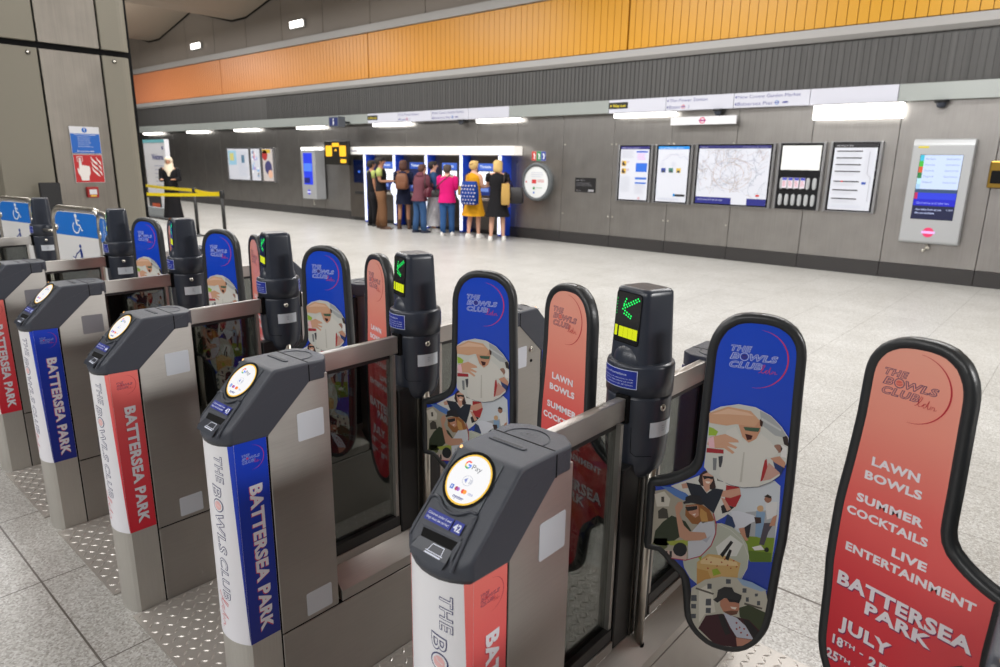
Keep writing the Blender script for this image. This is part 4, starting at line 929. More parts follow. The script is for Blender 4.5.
dome(-1.95, 'black dome camera above the large grey help screen'); dome(-5.2, 'black dome camera hanging above the pink roundel sign'); dome(-11.35, 'black dome camera above the ticket machines')
for x, l in ((-24.03, 'small white bulkhead light nearer the pillar, high on the upper wall'), (-17.84, 'small white bulkhead light farther from the pillar, high on the upper wall')):
    t = thing('bulkhead_light', l, 'light', (x, YW - .05, 5.285))
    mb = MB(); mb.box(-.36, .36, -.05, .03, -.11, .11, LEDGE, .03, 2); mb.build('housing', t); mb = MB(); mb.box(-.33, .33, -.075, -.045, -.085, .085, LIT, .02, 2); mb.build('diffuser', t)

# ------------------------------------------------------------------ posters in frames
def framed(name, label, cat, x0, x1, z0, z1, draw, group='framed posters on the steel wall', bw=.035):
    x0, x1 = x0 * .9948, x1 * .9948
    t = thing(name, label, cat, ((x0 + x1) / 2, YW - .06, z0), 0, group); w = (x1 - x0) / 2; h = z1 - z0
    al = plain('frame_aluminium', (160, 160, 162), .3, .8)
    mb = MB(); mb.box(-w - .035, -w + .004, -.01, .06, 0, h, al, .004, 1); mb.box(w - .004, w + .035, -.01, .06, 0, h, al, .004, 1); mb.box(-w, w, .0, .06, h - .012, h, al); mb.box(-w, w, .0, .06, 0, .012, al); mb.build('frame', t)
    mb = MB(); mb.box(-w + .004, w - .004, .004, .05, .012, h - .012, plain('frame_black', (14, 15, 20), .25)); mb.box(-w + bw, w - bw, .002, .01, bw, h - bw, ink((206, 209, 219)))
    fr = frame((-w + bw, .0012, bw), (1, 0, 0), (0, 0, 1), (0, -1, 0), .0015); draw(mb, fr, 2 * (w - bw), h - 2 * bw); mb.build('poster', t)
    return t
def lines(mb, fr, x0, x1, z1, z0, n, col, L=2, jag=.3, hh=.35):
    rr = random.Random(int(x0 * 97 + z1 * 31)); m = ink(col); s = (z1 - z0) / n
    for i in range(n):
        mb.poly(rect(x0, z1 - s * i - s * hh, x1 - rr.random() * jag * (x1 - x0), z1 - s * i), m, fr, L)
def p1(mb, fr, w, h):
    mb.poly(rect(0, h - .05, w, h), ink((44, 40, 110)), fr, 1); text(mb, 'Planned works', .03, .42, h - .037, h - .015, ink((170, 170, 210)), fr, 2)
    lines(mb, fr, .03, .30, h - .08, h - .22, 6, (190, 192, 204)); 
    for z in (h - .36, h - .50):
        mb.poly(rect(.03, z, .13, z + .10), ink((206, 170, 90)), fr, 1); mb.poly(circle(.08, z + .05, .04, 12), ink((60, 50, 50)), fr, 2); mb.poly(circle(.11, z + .07, .026, 10), ink((220, 180, 60)), fr, 3); lines(mb, fr, .15, .20, z + .09, z + .05, 2, (170, 70, 120))
    lines(mb, fr, .03, .26, h - .55, h - .85, 12, (200, 204, 214))
    mb.poly(rect(.34, h - .26, w - .03, h - .08), ink((204, 208, 234)), fr, 1); mb.poly(rect(.34, h - .11, w - .03, h - .08), ink((60, 90, 190)), fr, 2); lines(mb, fr, .36, w - .05, h - .13, h - .25, 5, (216, 150, 190))
    mb.poly(rect(.34, h - .46, w - .03, h - .30), ink((44, 104, 206)), fr, 1); mb.poly(rect(.34, h - .60, w - .03, h - .56), ink((60, 110, 200)), fr, 1); mb.poly(rect(.34, h - .68, w - .03, h - .65), ink((60, 110, 200)), fr, 1)
    lines(mb, fr, .34, w - .04, h - .70, h - .88, 8, (200, 202, 214)); ribbon(mb, [(.44 + .018 * math.cos(i), .03 + .018 * math.sin(i)) for i in [2 * PI * k / 10 for k in range(11)]], .008, ink((206, 70, 90)), fr, 2)
def p2(mb, fr, w, h):
    mb.poly(rect(0, h - .05, w, h), ink((20, 132, 214)), fr, 1); text(mb, 'Continuing your journey', .03, .5, h - .037, h - .015, ink((220, 236, 250)), fr, 2)
    ribbon(mb, [(.08, h - .26), (.16, h - .22), (.26, h - .15), (.38, h - .13), (.44, h - .20), (.52, h - .17), (.60, h - .24)], .006, ink((170, 176, 200)), fr, 1)
    ribbon(mb, [(.12, h - .20), (.24, h - .13), (.36, h - .16), (.50, h - .13)], .004, ink((196, 190, 206)), fr, 1)
    lines(mb, fr, .06, .14, h - .28, h - .36, 4, (196, 200, 216)); lines(mb, fr, .28, .38, h - .28, h - .36, 4, (196, 200, 216))
    for i, c in enumerate(((50, 70, 150), (60, 120, 110), (210, 180, 80))):
        mb.poly(rect(.08 + i * .15, h - .46, .17 + i * .15, h - .38), ink(c), fr, 1); mb.poly(rect(.10 + i * .15, h - .46, .15 + i * .15, h - .42), ink((60, 64, 70)), fr, 2); lines(mb, fr, .08 + i * .15, .16 + i * .15, h - .48, h - .53, 3, (216, 218, 224))
    mb.poly(rect(.36, .10, .58, .14), ink((40, 40, 44)), fr, 1); mb.poly(rect(.35, .10, .39, .145), ink((30, 130, 200)), fr, 2); lines(mb, fr, .05, .60, .06, .03, 2, (190, 196, 214))
def p3(mb, fr, w, h):
    rr = random.Random(3); mb.poly(rect(0, h - .05, w, h), ink((40, 40, 104)), fr, 1); text(mb, 'London', .03, .16, h - .037, h - .015, ink((160, 160, 200)), fr, 2); text(mb, 'Continuing your journey', .78, 1.2, h - .037, h - .015, ink((150, 150, 196)), fr, 2)
    mb.poly(rect(0, .0, w * .52, .11), ink((30, 34, 120)), fr, 1); mb.poly(rect(w * .74, .0, w, .11), ink((30, 34, 120)), fr, 1); text(mb, 'Local area and street map', .04, .50, .055, .085, ink((190, 194, 230)), fr, 2)
    for i in range(150):
        x, y = rr.uniform(.06, w - .1), rr.uniform(.16, h - .1); a = rr.uniform(0, PI); l = rr.uniform(.08, .34); pts = []
        for k in range(5): pts.append((min(max(x, .02), w - .02), min(max(y, .13), h - .07))); x += l / 4 * math.cos(a); y += l / 4 * math.sin(a); a += rr.uniform(-.6, .6)
        ribbon(mb, pts, rr.choice((.003, .004, .006)), ink(rr.choice(((172, 176, 192), (186, 170, 172), (160, 172, 186), (184, 168, 156)))), fr, 2)
    for r in (.16, .26): ribbon(mb, [(w * .5 + r * 1.3 * math.cos(2 * PI * i / 24), h * .52 + r * math.sin(2 * PI * i / 24)) for i in range(25)], .005, ink((204, 182, 172)), fr, 3)
    mb.poly(rect(w - .18, .15, w - .12, .18), ink((200, 60, 60)), fr, 3)
def p5(mb, fr, w, h):
    mb.poly(rect(0, h - .06, w, h), ink((34, 34, 38)), fr, 1); text(mb, 'Northern line', .03, .26, h - .042, h - .018, ink((190, 190, 196)), fr, 2)
    for k, z in enumerate((h - .12, h - .22, h - .32, h - .42, h - .57, h - .70, h - .83)):
        mb.poly(rect(.04, z, .40, z + .018), ink((54, 54, 60)), fr, 1); lines(mb, fr, .04, .38, z - .014, z - .065, 3, (196, 198, 206), 1, .3)
    mb.poly(circle(.16, h - .56, .014, 8), ink((226, 60, 60)), fr, 2)
    lines(mb, fr, .44, .62, h - .09, h - .52, 18, (204, 206, 216), 1, .5); ribbon(mb, [(.50, h - .12), (.50, h - .44), (.55, h - .50), (.55, h - .86)], .006, ink((150, 152, 164)), fr, 2); mb.poly(rect(.44, h - .60, .50, h - .565), ink((50, 80, 170)), fr, 2)
    lines(mb, fr, .04, .60, .07, .03, 2, (200, 204, 216))
framed('framed_poster', 'narrow framed works notice with blue boxes, leftmost of the five large frames', 'poster', -7.16, -6.48, .92, 1.97, p1)
framed('framed_poster', 'narrow framed poster with bright blue heading, left of the wide map', 'poster', -6.36, -5.68, .92, 1.97, p2)
framed('wall_map', 'wide framed street map with navy footer', 'map', -5.56, -4.23, .93, 1.98, p3)
framed('wall_timetable', 'framed train timetable with black heading, next to the grey help screen', 'timetable', -3.32, -2.65, .94, 2.00, p5)
# leaflet rack
t = thing('leaflet_rack', 'black wall rack with white panel and rows of leaflet pockets, right of the map', 'leaflet rack', (-3.76, YW - .06, .94)); al = MATS['frame_aluminium']
mb = MB(); w = .33; h = 1.05
mb.box(-w - .035, -w + .004, -.01, .06, 0, h, al, .004, 1); mb.box(w - .004, w + .035, -.01, .06, 0, h, al, .004, 1); mb.box(-w, w, 0, .06, h - .012, h, al); mb.build('frame', t)
mb = MB(); mb.box(-w + .004, w - .004, .01, .05, 0, h - .012, MATS['frame_black']); mb.build('back_board', t)
mb = MB(); mb.box(-.30, .30, .002, .012, .62, 1.00, ink((226, 228, 226)), .002, 1); mb.build('white_panel', t)
pocket = plain('grey_pocket', (168, 170, 172), .35)
for row, z in enumerate((.06, .32)):
    for i in range(6):
        mb = MB(); x = -.255 + i * .102
        mb.loft([[(x + rx * math.cos(2 * PI * k / 12), .0 + .018 * math.sin(2 * PI * k / 12), z + dz) for k in range(12)] for rx, dz in ((.012, 0), (.030, .02), (.033, .10), (.030, .16), (.012, .18))], pocket); mb.build('pocket', t)
for i in range(4):
    mb = MB(); x = -.205 + i * .095; mb.box(x - .036, x + .036, -.016, -.011, .335, .50, ink((222, 214, 224)), .001, 1)
    fr = frame((x, -.0165, .335), (1, 0, 0), (0, 0, 1), (0, -1, 0), .001); mb.poly(rect(-.034, .125, .034, .163), ink((60, 70, 180)), fr, 1); lines(mb, fr, -.028, .028, .11, .02, 6, (196, 84, 100), 1)
    o = mb.build('leaflet'); o.location = (-3.76, YW - .06 - .008, .94)
    tag(o, 'pale leaflet with blue top and red lines in the upper row of the rack', 'leaflet', 'leaflets in the wall rack')
# three small posters far along
def q1(mb, fr, w, h):
    mb.poly(rect(.05, h * .48, w * .42, h - .06), ink((150, 196, 220)), fr, 1); mb.poly(rect(.14, h * .62, w * .3, h * .86), ink((206, 200, 120)), fr, 2); lines(mb, fr, w * .5, w - .1, h - .1, .1, 16, (196, 204, 220)); mb.poly(rect(w * .66, h * .55, w * .8, h * .8), ink((110, 150, 180)), fr, 2)
def q2(mb, fr, w, h):
    rr = random.Random(5)
    for i in range(26): x, y = rr.uniform(.04, w - .16), rr.uniform(.05, h - .14); mb.poly(rect(x, y, x + rr.uniform(.05, .14), y + rr.uniform(.04, .1)), ink(rr.choice(((170, 150, 210), (130, 180, 226), (220, 150, 170), (240, 240, 244)))), fr, 1 + i % 3)
def q3(mb, fr, w, h):
    mb.poly(rect(0, 0, w, h), ink((196, 188, 186)), fr, 1); mb.poly(circle(w * .25, h * .80, .16, 14), ink((170, 50, 50)), fr, 2); mb.poly(rect(.02, h * .86, w * .8, h - .02), ink((206, 170, 60)), fr, 2)
    mb.poly(circle(w * .55, h * .42, .21, 16), ink((64, 62, 110)), fr, 3); mb.poly(circle(w * .72, h * .22, .13, 14), ink((222, 176, 150)), fr, 4)
framed('framed_poster', 'wide framed map poster far along the wall, leftmost of the three small frames', 'poster', -22.66, -21.2, .89, 1.95, q1, 'small frames far along the wall')
framed('framed_poster', 'framed lilac and blue poster, middle of the three small frames', 'poster', -21.12, -20.5, .89, 1.95, q2, 'small frames far along the wall')
framed('framed_poster', 'framed poster with red and violet shapes, rightmost of the three small frames', 'poster', -20.40, -19.72, .89, 1.95, q3, 'small frames far along the wall')

# help screen, large
t = thing('information_screen', 'large silver wall screen showing train times above a lit roundel, at the right', 'screen', (-1.825, YW - .021, .56))
sil = plain('silver_casing', (176, 178, 180), .38, .35)
mb = MB(); mb.prism([(.0, 0), (-.13, .0), (-.15, .03), (-.15, 1.38), (-.11, 1.46), (0, 1.46)], lambda u, v, w: (w * .372, u * 1.0, v), -1, 1, sil, .018, 3); mb.build('casing', t)
mb = MB(); fr = frame((-.255, -.1505, .35), (1, 0, 0), (0, 0, 1), (0, -1, 0), .001); W_, H_ = .51, .89
E = lambda c, e=.95: ink(c, e)
mb.box(-.26, .26, -.1505, -.14, .345, 1.245, MATS['frame_black'])
mb.poly(rect(0, 0, W_, H_), E((40, 60, 220)), fr, 1); mb.poly(rect(.05, .38, W_, H_), E((206, 222, 252)), fr, 2)
for i, c in enumerate(((60, 190, 220), (70, 190, 60), (220, 90, 50), (40, 130, 70), (190, 230, 250), (170, 210, 250))): mb.poly(rect(.0, H_ - .08 * (i + 1), .05, H_ - .08 * i), E(c), fr, 2)
for i in range(5): text(mb, ('Northern', 'District', 'Victoria', 'Overground', 'Elizabeth')[i], .07, .19, H_ - .065 - i * .08, H_ - .04 - i * .08, E((110, 130, 180)), fr, 3); text(mb, 'Good service', .32, .48, H_ - .065 - i * .08, H_ - .04 - i * .08, E((110, 130, 180)), fr, 3)
mb.poly(rect(0, .37, W_, .42), E((60, 90, 130), .7), fr, 3); mb.poly(rect(0, .28, .04, .37), E((190, 30, 90)), fr, 4)
mb.poly(rect(0, .19, W_, .28), E((24, 28, 200)), fr, 3); text(mb, 'Good service on all other lines', .04, .44, .215, .245, E((170, 180, 250)), fr, 4)
mb.poly(rect(0, 0, W_, .19), E((18, 26, 70), .8), fr, 3); text(mb, 'Any delay from access', .04, .36, .125, .150, E((190, 200, 240)), fr, 4, .02); text(mb, 'lifts are available', .04, .28, .075, .10, E((190, 200, 240)), fr, 4, .02); text(mb, '1:21', .42, .49, .13, .15, E((190, 200, 240)), fr, 4, .02)
mb.build('display', t)
mb = MB(); fr = frame((-.01, -.151, .165), (1, 0, 0), (0, 0, 1), (0, -1, 0), .0015); mb.poly(circle(0, 0, .070, 20), E((236, 60, 110)), fr, 1); mb.poly(rect(-.085, -.018, .085, .018), E((240, 190, 250)), fr, 2); mb.build('roundel', t)
mb = MB(); mb.box(-.30, -.17, -.1515, -.150, 1.335, 1.36, ink((206, 190, 40))); mb.build('yellow_label', t)
mb = MB(); mb.tube([(-.01, -.08, 0), (-.01, -.08, -.05), (-.03, -.08, -.09)], .014, CHROME, 10); mb.lathe([(.004, -.13), (.022, -.12), (.026, -.10), (.018, -.085)], CHROME, 14, ctr=(-.045, -.08)); mb.lathe([(.004, -.085), (.018, -.08), (.020, -.06), (.014, -.045)], CHROME, 14, ctr=(.012, -.08)); mb.build('hook', t)
# wall screen further along
t = thing('wall_screen', 'tall silver wall kiosk with blue display and white top light, left of the amber sign', 'kiosk', (-17.25, YW - .025, .50))
mb = MB(); mb.box(-.35, .35, -.34, 0, 0, 1.38, sil, .02, 2); mb.build('casing', t)
mb = MB(); mb.box(-.22, .22, -.345, -.335, .41, 1.29, E((34, 60, 226), 1.0)); mb.box(-.20, .20, -.347, -.344, .78, 1.0, E((80, 130, 250), 1.0)); mb.box(-.20, .08, -.347, -.344, .45, .60, E((20, 30, 120), .8)); mb.build('display', t)
mb = MB(); mb.box(-.33, .33, -.33, -.05, 1.38, 1.44, LIT, .01, 1); mb.build('top_light', t)
mb = MB(); fr = frame((0, -.342, .20), (1, 0, 0), (0, 0, 1), (0, -1, 0), .003); mb.poly(circle(0, 0, .075, 16), E((90, 80, 210)), fr, 1); mb.poly(rect(-.09, -.02, .09, .02), E((220, 220, 250)), fr, 2); mb.build('roundel', t)
mb = MB(); mb.tube([(0, -.2, 0), (0, -.2, -.12), (.03, -.2, -.17)], .018, CHROME, 10); mb.build('hook', t)
# amber indicator
t = thing('platform_indicator', 'black hanging indicator with glowing amber pictograms beside the wall kiosk', 'indicator', (-15.72, 11.05, 1.48))
mb = MB(); mb.box(-.53, .53, 0, .10, 0, .62, plain('indicator_black', (22, 20, 14), .4), .012, 2); mb.tube([(0, .1, .5), (0, .46, .5)], .03, BLACKF, 8); mb.build('casing', t)
mb = MB(); am = plain('amber_led', (255, 190, 30), .5, emit=1.3); fr = frame((0, -.002, 0), (1, 0, 0), (0, 0, 1), (0, -1, 0), .002)
mb.poly(rrect(-.46, .22, -.17, .50, .03), am, fr, 1); mb.poly(rrect(.17, .22, .46, .50, .03), am, fr, 1); mb.poly(rrect(-.16, .47, .16, .57, .03), am, fr, 1); ribbon(mb, [(-.05, .36), (.0, .40), (.05, .36)], .04, am, fr, 1); mb.poly(rrect(.20, .05, .46, .15, .03), am, fr, 1); mb.build('display', t)
t = thing('information_sign', 'small box sign with white letter i hanging above the amber indicator', 'sign', (-15.55, 10.90, 2.45))
mb = MB(); mb.box(-.22, .22, 0, .22, 0, .26, plain('sign_box_grey', (80, 84, 92), .4), .01, 2); mb.tube([(.0, .1, .13), (0, .50, .13)], .03, BLACKF, 8); mb.build('box', t)
mb = MB(); mb.box(-.18, .18, -.004, 0, .03, .23, ink((20, 34, 90))); fr = frame((0, -.0045, 0), (1, 0, 0), (0, 0, 1), (0, -1, 0), .002); mb.poly(circle(0, .19, .022, 10), WHITE, fr, 1); mb.poly(rect(-.02, .05, .02, .15), WHITE, fr, 1); mb.build('face', t)
# round sign, colour tiles, plaque
t = thing('round_sign', 'round white sign with grey rim on the steel wall, right of the ticket machines', 'sign', (-9.13, YW, 1.215))
ry = lambda r, z: [(r * math.cos(2 * PI * k / 32), z, r * math.sin(2 * PI * k / 32)) for k in range(32)]
mb = MB(); mb.loft([ry(.40, -.0), ry(.40, -.07), ry(.385, -.085), ry(.33, -.085), ry(.325, -.06)], plain('rim_grey', (92, 96, 98), .4)); mb.build('rim', t)
mb = MB(); mb.loft([ry(.328, -.05), ry(.328, -.066)], ink((226, 228, 228))); fr = frame((0, -.0665, 0), (1, 0, 0), (0, 0, 1), (0, -1, 0), .002)
lines(mb, fr, -.14, .20, .20, .08, 3, (200, 204, 214)); mb.poly(rect(-.12, -.03, .0, .05), ink((206, 60, 60)), fr, 1); lines(mb, fr, .03, .22, .05, -.02, 2, (206, 120, 120)); mb.poly(circle(-.06, -.13, .03, 10), ink((40, 130, 60)), fr, 1); lines(mb, fr, .0, .18, -.11, -.15, 1, (160, 190, 170)); mb.poly(circle(-.06, -.22, .022, 10), ink((60, 110, 190)), fr, 1); mb.poly(circle(-.27, 0, .02, 8), ink((206, 60, 60)), fr, 1); mb.build('face', t)
def d_tiles(mb, fr, w, h):
    for i, c in enumerate(((196, 60, 50), (40, 130, 70), (36, 60, 150))):
        a = -w / 2 + i * w / 3; mb.poly(rect(a + .003, -h / 2 + .003, a + w / 3 - .003, h / 2 - .003), ink(c), fr, 1); mb.poly([(a + .04, .05), (a + .07, .0), (a + .05, -.06), (a + .09, -.06), (a + .10, .02), (a + .07, .06)], ink((226, 228, 230)), fr, 2)
flat_sign('emergency_sign', 'small red, green and blue pictogram sign above the round sign', 'sign', .38, .195, (-9.13, YW - .008, 1.75), 0, d_tiles)
def d_plq(mb, fr, w, h):
    text(mb, 'Station help point', -.22, -.02, .085, .105, ink((150, 150, 154)), fr, 1)
    lines(mb, fr, -.22, .22, .05, -.03, 4, (90, 90, 94), 1); text(mb, 'tfl.gov.uk', -.22, -.10, -.12, -.10, ink((150, 150, 154)), fr, 1); mb.poly(rect(.08, -.125, .21, -.085), ink((150, 150, 154)), fr, 1)
flat_sign('wall_plaque', 'small black rectangular plaque between the round sign and the posters', 'plaque', .50, .285, (-7.915, YW - .008, 1.19), 0, d_plq, .006, plain('plaque_black', (26, 25, 27), .4))
mb = MB(); mb.box(-.10, .10, -.10, 0, -.18, .18, plain('brass_casing', (150, 120, 50), .3, .8), .02, 2); mb.box(-.07, .07, -.104, -.098, -.12, .05, DARK); o = mb.build('payphone_box'); o.location = (-1.16, YW, 1.55); tag(o, 'small brass and black box on the wall at the right edge', 'box')

# ------------------------------------------------------------------ ticket machines
hx = -12.45
t = thing('machine_canopy', 'long white header canopy above the ticket machines', 'canopy', (-12.55, YW - .01, 1.76))
mb = MB(); mb.box(-2.98, 2.98, -.30, 0, 0, .19, plain('header_white', (232, 228, 222), .4, emit=.45), .012, 2); mb.build('header', t)
mb = MB(); fr = frame((-2.98, -.301, 0), (1, 0, 0), (0, 0, 1), (0, -1, 0), .002); text(mb, 'Tickets', .12, .55, .06, .13, ink((60, 62, 120)), fr, 1, .01); mb.build('lettering', t)
BL2 = plain('fin_blue', (22, 66, 190), .4); FL = plain('fin_light', (236, 240, 255), .4, emit=1.6)
fx = [-14.67, -13.48, -12.30, -11.12, -9.94]
FN = ['first, left of the man in the black vest', 'second, between the black vest and the brown backpack', 'third, behind the person in the maroon jacket', 'fourth, between the pink jacket and the mustard dress', 'fifth, behind the woman in the black dress']
for x, l in zip(fx, FN):
    t = thing('light_fin', 'blue fin with glowing white edge, ' + l, 'light fin', (x, 11.19, 0), 0, 'blue fins between the ticket machines')
    mb = MB(); mb.box(-.055, .055, .006, .33, .02, 1.76, BL2, .004, 1); mb.build('panel', t)
    mb = MB(); mb.box(-.045, .045, -.004, .010, .06, 1.75, FL, .003, 1); mb.build('light_strip', t)
    mb = MB(); mb.add([(.14 * math.cos(2 * PI * k / 20), y, .92 + .17 * math.sin(2 * PI * k / 20)) for y in (-.012, -.004) for k in range(20)], [tuple(range(19, -1, -1))] + [tuple(range(20, 40))] + [(k, (k + 1) % 20, 20 + (k + 1) % 20, 20 + k) for k in range(20)], FL); mb.build('light_disc', t) if x in (-13.48, -11.12) else None
mx_ = [-14.02, -12.86, -11.70, -10.52]; mlabel = ['ticket machine with bright white screen, used by the man in the black vest', 'ticket machine with dark blue screen, beside the woman with the backpack', 'ticket machine with bright screen, next to the person in denim', 'ticket machine with bright screen, in front of the two blonde women']
for i, (x, l) in enumerate(zip(mx_, mlabel)):
    t = thing('ticket_machine', l, 'ticket machine', (x, YW - .03, 0), 0, 'ticket machines')
    mb = MB(); mb.box(-.50, .50, -.09, 0, .10, 1.74, brushed('machine_steel', (118, 112, 106), .35, 'Z', .1, .3) if 'machine_steel' not in MATS else MATS['machine_steel'], .006, 1); mb.build('body', t)
    mb = MB(); mb.box(-.24, .24, -.115, -.085, 1.42, 1.58, E((70, 110, 210), .9) if i != 1 else E((50, 90, 190), .8), .005, 1); fr = frame((-.2, -.117, 1.46), (1, 0, 0), (0, 0, 1), (0, -1, 0), .002); text(mb, 'Tickets', .02, .36, .02, .08, E((230, 240, 255)), fr, 1, .02); mb.build('header_light', t)
    mb = MB(); mb.box(-.23, .23, -.12, -.08, 1.12, 1.40, E((246, 250, 255), 1.5) if i != 1 else E((26, 40, 90), .7), .006, 1); mb.build('screen', t)
    mb = MB(); mb.box(-.25, .25, -.13, -.08, .88, 1.08, E((34, 60, 140), .6), .01, 1); mb.box(-.16, .10, -.135, -.128, .96, 1.04, E((120, 150, 230), .8)); mb.build('payment_panel', t)
    mb = MB(); mb.box(-.30, .30, -.20, -.08, .76, .82, CHROME, .01, 2); mb.build('tray', t)
t = thing('ticket_window', 'dark blue glass panel with slot at the left end of the ticket machines', 'panel', (-15.2, YW - .03, 0)); mb = MB(); mb.box(-.45, .45, -.07, 0, .10, 1.74, MATS['machine_steel'], .006, 1); mb.build('body', t)
mb = MB(); mb.box(-.25, .22, -.085, -.065, 1.02, 1.62, plain('dark_blue_glass', (14, 26, 66), .15, emit=.5), .004, 1); mb.box(-.04, .04, -.09, -.083, 1.28, 1.34, E((60, 110, 220))); mb.build('screen', t)
mb = MB(); mb.box(-.22, .18, -.09, -.06, .72, .80, BLACKF, .01, 1); mb.build('slot', t)

# belt barrier
def post(x, y, l):
    t = thing('barrier_post', l, 'post', (x, y, 0), 0, 'queue barrier posts')
    mb = MB(); mb.lathe([(.17, 0), (.17, .012), (.06, .03), (.035, .05)], BLACKF, 20); mb.build('base', t)
    mb = MB(); mb.tube([(0, 0, .04), (0, 0, .96)], .034, BLACKF, 14); mb.build('pole', t); mb = MB(); mb.lathe([(.040, .86), (.045, .88), (.045, 1.0), (.036, 1.01)], BLACKF, 16); mb.build('belt_head', t)
PA = (-14.33, 6.50); PB = (-12.85, 6.36); PCc = (-20.3, 7.25); PD = (-16.9, 5.6)
post(*PA, 'black queue barrier post, nearer the pillar'); post(*PB, 'black queue barrier post at the end of the yellow belts'); 
YB_ = plain('yellow_belt', (240, 214, 10), .5)
def belt(a, b_, za, zb, l):
    a, b_ = Vector((*a, za)), Vector((*b_, zb)); d = (b_ - a).normalized(); n = Vector((-d.y, d.x, 0)).normalized() * .002; pa = a + d * .045; pb = b_ - d * .045; mb = MB(); vs = []; fs = []
    for i in range(7):
        t = i / 6; p = pa.lerp(pb, t) - Vector((0, 0, .03 * math.sin(PI * t)))
        for s, zz in ((1, -.032), (1, .032), (-1, .032), (-1, -.032)): vs.append(tuple(p + n * s + Vector((0, 0, zz))))
    for i in range(6):
        for k in range(4): fs.append((i * 4 + k, i * 4 + (k + 1) % 4, i * 4 + 4 + (k + 1) % 4, i * 4 + 4 + k))
    mb.add(vs, fs, YB_); tag(mb.build('barrier_belt'), l, 'belt')
post(*PCc, 'black queue barrier post standing beyond the poster stand, behind the pillar'); post(*PD, 'black queue barrier post standing behind the pillar')
belt(PCc, PA, .95, .95, 'yellow belt running from the poster stand to the nearer barrier post'); belt(PA, PB, .95, .95, 'short yellow belt between the two barrier posts'); belt(PD, PB, .84, .93, 'long lower yellow belt running back behind the pillar')
# poster stand
t = thing('poster_stand', 'tall white free-standing poster stand partly hidden by the pillar', 'stand', (-18.95, 7.75, 0), 0)
mb = MB(); mb.box(-.85, .60, -.14, .14, 0, .30, plain('stand_grey', (150, 156, 160), .4), .01, 2); mb.box(-.9, .64, -.2, .2, 0, .05, BLACKF, .01, 1); mb.build('base', t)
mb = MB(); mb.box(-.80, .55, -.06, .06, .30, 2.06, ink((226, 226, 232)), .008, 1); fr = frame((-.8, -.062, .3), (1, 0, 0), (0, 0, 1), (0, -1, 0), .002)
mb.poly(rect(0, 1.68, 1.35, 1.76), ink((120, 190, 200)), fr, 1); text(mb, 'Welcome', .5, 1.2, 1.25, 1.4, nvt, fr, 1, .02); lines(mb, fr, .6, 1.25, 1.1, .5, 6, (180, 184, 206), 1, .4, .2); mb.poly(rect(0, 0, .8, .3), ink((34, 34, 40)), fr, 1); mb.poly(circle(1.2, 1.55, .05, 12), nvt, fr, 1); mb.poly(rect(.2, .0, .7, .10), ink((200, 80, 30)), fr, 2); mb.build('poster', t)
# ------------------------------------------------------------------ people (local frame: facing +y, feet at z=0, 1.70 m before scaling)
def cloth(name, c, rough=.85): return plain('cloth_' + name, c, rough, bump=.3, bscale=80, spec=.2)
SKINS = {'fair': (206, 158, 134), 'tan': (170, 120, 92), 'brown': (120, 82, 62)}
def skin_body(name, parent, J, E_, skin):
    """one continuous skinned surface: J {joint: (pos, radius)}, E_ edges; pelvis is the root"""
    me = bpy.data.meshes.new(name); keys = list(J)
    me.from_pydata([J[k][0] for k in keys], [(keys.index(a), keys.index(b)) for a, b in E_], []); me.update()
    o = link(name, me, parent)
    md = o.modifiers.new('skin', 'SKIN'); md.use_smooth_shade = True
    lay = me.skin_vertices[0] if me.skin_vertices else None
    if lay is None:
        bpy.context.view_layer.update()
    for i, k in enumerate(keys):
        r = J[k][1]; r = r if isinstance(r, tuple) else (r, r)
        me.skin_vertices[0].data[i].radius = r; me.skin_vertices[0].data[i].use_root = (k == 'pelvis')
    ss = o.modifiers.new('sub', 'SUBSURF'); ss.levels = 1; ss.render_levels = 1
    me.materials.append(skin)
    return o
def ell(cx, cy, z, rx, ry, n=16, tilt=0): return [(cx + rx * math.cos(2 * PI * k / n), cy + ry * math.sin(2 * PI * k / n), z + tilt * math.sin(2 * PI * k / n)) for k in range(n)]
